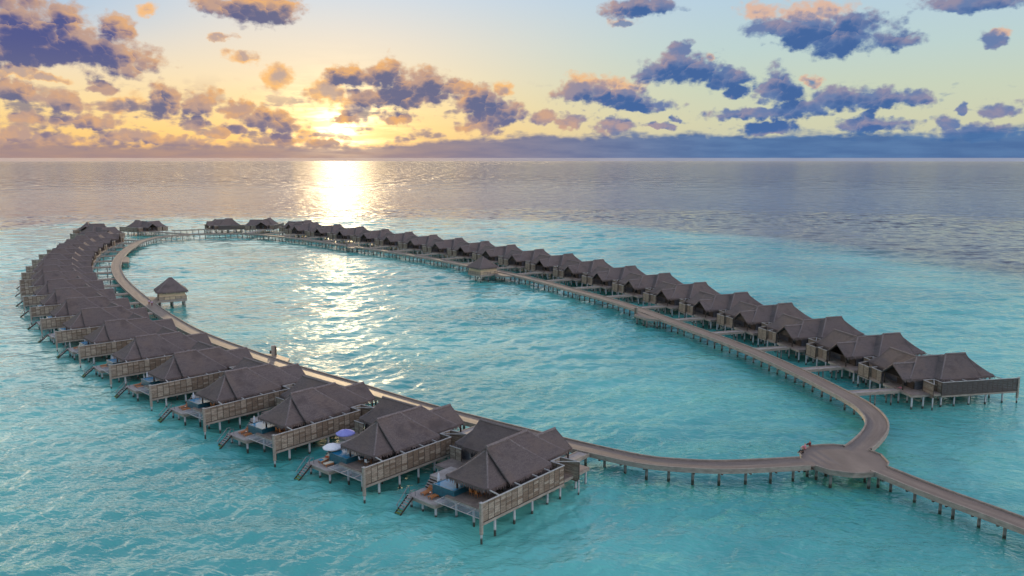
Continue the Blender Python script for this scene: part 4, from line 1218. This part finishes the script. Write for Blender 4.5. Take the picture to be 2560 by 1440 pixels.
def water_mat():
    m = bpy.data.materials.new('sea_water'); m.use_nodes = True
    t = NT(m.node_tree)
    g = t.n('ShaderNodeNewGeometry'); pos = g.outputs['Position']
    px, py, pz = t.sep(pos)
    p2 = t.xyz(px, py, 0.0)
    at = t.n('ShaderNodeAttribute'); at.attribute_name = 'shallow'; sh = at.outputs['Fac']
    patch = t.noise(t.v('MULTIPLY', p2, (0.012, 0.018, 1)), 1.0, 5, 0.55).outputs[0]
    sand = t.mix(t.smooth(patch, 0.38, 0.62), (0.060, 0.315, 0.305), (0.130, 0.475, 0.435))
    coral = t.noise(t.v('MULTIPLY', p2, (0.035, 0.05, 1)), 1.0, 4, 0.55).outputs[0]
    sand = t.mix(t.m('MULTIPLY', t.smooth(coral, 0.67, 0.75), 0.4), sand, (0.05, 0.20, 0.16))
    deep = (0.080, 0.066, 0.072)
    col = t.mix(sh, deep, sand)
    # surf line along the reef
    rim = t.m('MULTIPLY', t.smooth(sh, 0.12, 0.45), t.smooth(sh, 0.85, 0.5))
    fo = t.noise(t.v('MULTIPLY', p2, (0.05, 0.16, 1)), 1.0, 5, 0.65).outputs[0]
    col = t.mix(t.m('MULTIPLY', t.m('MULTIPLY', rim, t.smooth(fo, 0.56, 0.66)), 0.4), col, (0.5, 0.5, 0.48))
    # ripples: coordinates turned so crests lie across the wind
    rot = t.n('ShaderNodeVectorRotate', rotation_type='Z_AXIS'); t.put(rot.inputs['Vector'], p2); rot.inputs['Angle'].default_value = R(14)
    q = rot.outputs[0]
    r1 = t.noise(t.v('MULTIPLY', q, (1.1, 2.4, 1)), 1.0, 1.5, 0.5, 2.1, 0.6).outputs[0]
    r2 = t.noise(t.v('MULTIPLY', q, (0.30, 0.62, 1)), 1.0, 2.0, 0.55, 2.1, 0.5).outputs[0]
    r3 = t.noise(t.v('MULTIPLY', q, (0.060, 0.060, 1)), 1.0, 2.5, 0.6).outputs[0]
    r4 = t.noise(t.v('MULTIPLY', q, (0.020, 0.015, 1)), 1.0, 2.5, 0.6).outputs[0]
    r5 = t.noise(t.v('MULTIPLY', q, (0.007, 0.004, 1)), 1.0, 2.5, 0.6).outputs[0]
    grp = t.noise(t.v('MULTIPLY', q, (0.010, 0.030, 1)), 1.0, 4, 0.6).outputs[0]
    gust = t.smooth(grp, 0.32, 0.66)
    dist = t.v('LENGTH', p2)
    near = t.smooth(dist, 260.0, 110.0)
    midr = t.smooth(dist, 700.0, 300.0)
    far = t.smooth(dist, 350.0, 800.0)
    far2 = t.smooth(dist, 900.0, 2200.0)
    far3 = t.smooth(dist, 2500.0, 8000.0)
    h = t.m('MULTIPLY', r1, t.m('MULTIPLY', near, t.m('MULTIPLY_ADD', gust, 0.16, 0.06)))
    h = t.m('ADD', h, t.m('MULTIPLY', r2, t.m('MULTIPLY', midr, t.m('MULTIPLY_ADD', gust, 0.42, 0.16))))
    h = t.m('ADD', h, t.m('MULTIPLY', r3, t.m('MULTIPLY_ADD', far, 4.4, 0.3)))
    h = t.m('ADD', h, t.m('MULTIPLY', r4, t.m('MULTIPLY', far2, 60.0)))
    h = t.m('ADD', h, t.m('MULTIPLY', r5, t.m('MULTIPLY', far3, 320.0)))
    bn = t.n('ShaderNodeBump'); bn.inputs['Strength'].default_value = 1.0; bn.inputs['Distance'].default_value = 1.0
    t.put(bn.inputs['Height'], h)
    # capillary glitter: facets far smaller than any wave the mesh can carry
    wn = t.n('ShaderNodeTexWhiteNoise', noise_dimensions='3D')
    t.put(wn.inputs['Vector'], t.v('MULTIPLY', p2, (31.0, 29.0, 1.0)))
    wn2 = t.n('ShaderNodeTexWhiteNoise', noise_dimensions='3D')
    t.put(wn2.inputs['Vector'], t.v('MULTIPLY', p2, (57.0, 61.0, 1.0)))
    jit = t.v('SUBTRACT', t.v('ADD', wn.outputs['Color'], wn2.outputs['Color']), (1.0, 1.0, 1.0))
    amp = t.m('MULTIPLY', t.m('MULTIPLY_ADD', t.smooth(dist, 90.0, 900.0), 0.13, 0.050), t.m('MULTIPLY_ADD', gust, 0.6, 0.6))
    fl = t.mix(far2, t.mix(far, (0.5, 0.5, 0.5), r3), t.mix(far3, r4, r5))
    amp = t.m('MULTIPLY', amp, t.m('MULTIPLY_ADD', t.smooth(fl, 0.36, 0.64), 1.3, 0.35))
    nsc = t.n('ShaderNodeVectorMath', operation='SCALE'); t.put(nsc.inputs[0], t.v('MULTIPLY', jit, (1.5, 0.9, 0.0))); t.put(nsc.inputs['Scale'], amp)
    nrm = t.v('NORMALIZE', t.v('ADD', bn.outputs[0], nsc.outputs[0]))
    b = t.n('ShaderNodeBsdfPrincipled')
    t.put(b.inputs['Base Color'], col)
    t.put(b.inputs['Roughness'], t.m('MULTIPLY_ADD', t.smooth(dist, 300.0, 1500.0), 0.06, 0.05))
    b.inputs['IOR'].default_value = 1.6
    b.inputs['Specular IOR Level'].default_value = 0.5
    t.t.links.new(nrm, b.inputs['Normal'])
    o = t.n('ShaderNodeOutputMaterial'); t.t.links.new(b.outputs[0], o.inputs[0])
    return m
sm_.materials.append(water_mat())
sea_o = bpy.data.objects.new('water', sm_); COL.objects.link(sea_o)
tag(sea_o, 'turquoise lagoon water inside the reef turning into dark open sea beyond', 'water', kind='structure')


# ------------------------------------------------------------------ sea haze
hz = bpy.data.materials.new('haze_air'); hz.use_nodes = True
t = NT(hz.node_tree); pv = t.n('ShaderNodeVolumePrincipled'); pv.inputs['Color'].default_value = (0.94, 0.93, 0.95, 1); pv.inputs['Density'].default_value = 0.000010; pv.inputs['Anisotropy'].default_value = 0.3
oo = t.n('ShaderNodeOutputMaterial'); t.t.links.new(pv.outputs[0], oo.inputs['Volume'])
mb = MB(); mb.box(-28500, 28500, -28500, 28500, -60.0, 46.6, 'net'); me = mb.mesh('haze'); me.materials.clear(); me.materials.append(hz)
ho = bpy.data.objects.new('haze', me); COL.objects.link(ho); tag(ho, 'thin pale sea haze over the whole bay', 'haze', kind='stuff')
# ------------------------------------------------------------------ render settings
vs = scene.view_settings
vs.view_transform = 'Standard'; vs.look = 'None'; vs.gamma = 1.0; vs.exposure = 0.0
try: vs.use_curve_mapping = False
except Exception: pass
scene.render.engine = 'CYCLES'
cy_ = scene.cycles
cy_.use_denoising = True
cy_.use_adaptive_sampling = True; cy_.adaptive_threshold = 0.02
cy_.max_bounces = 6; cy_.diffuse_bounces = 3; cy_.glossy_bounces = 3; cy_.transparent_max_bounces = 8
cy_.sample_clamp_direct = 5.0
cy_.sample_clamp_indirect = 4.0
cy_.caustics_reflective = False; cy_.caustics_refractive = False
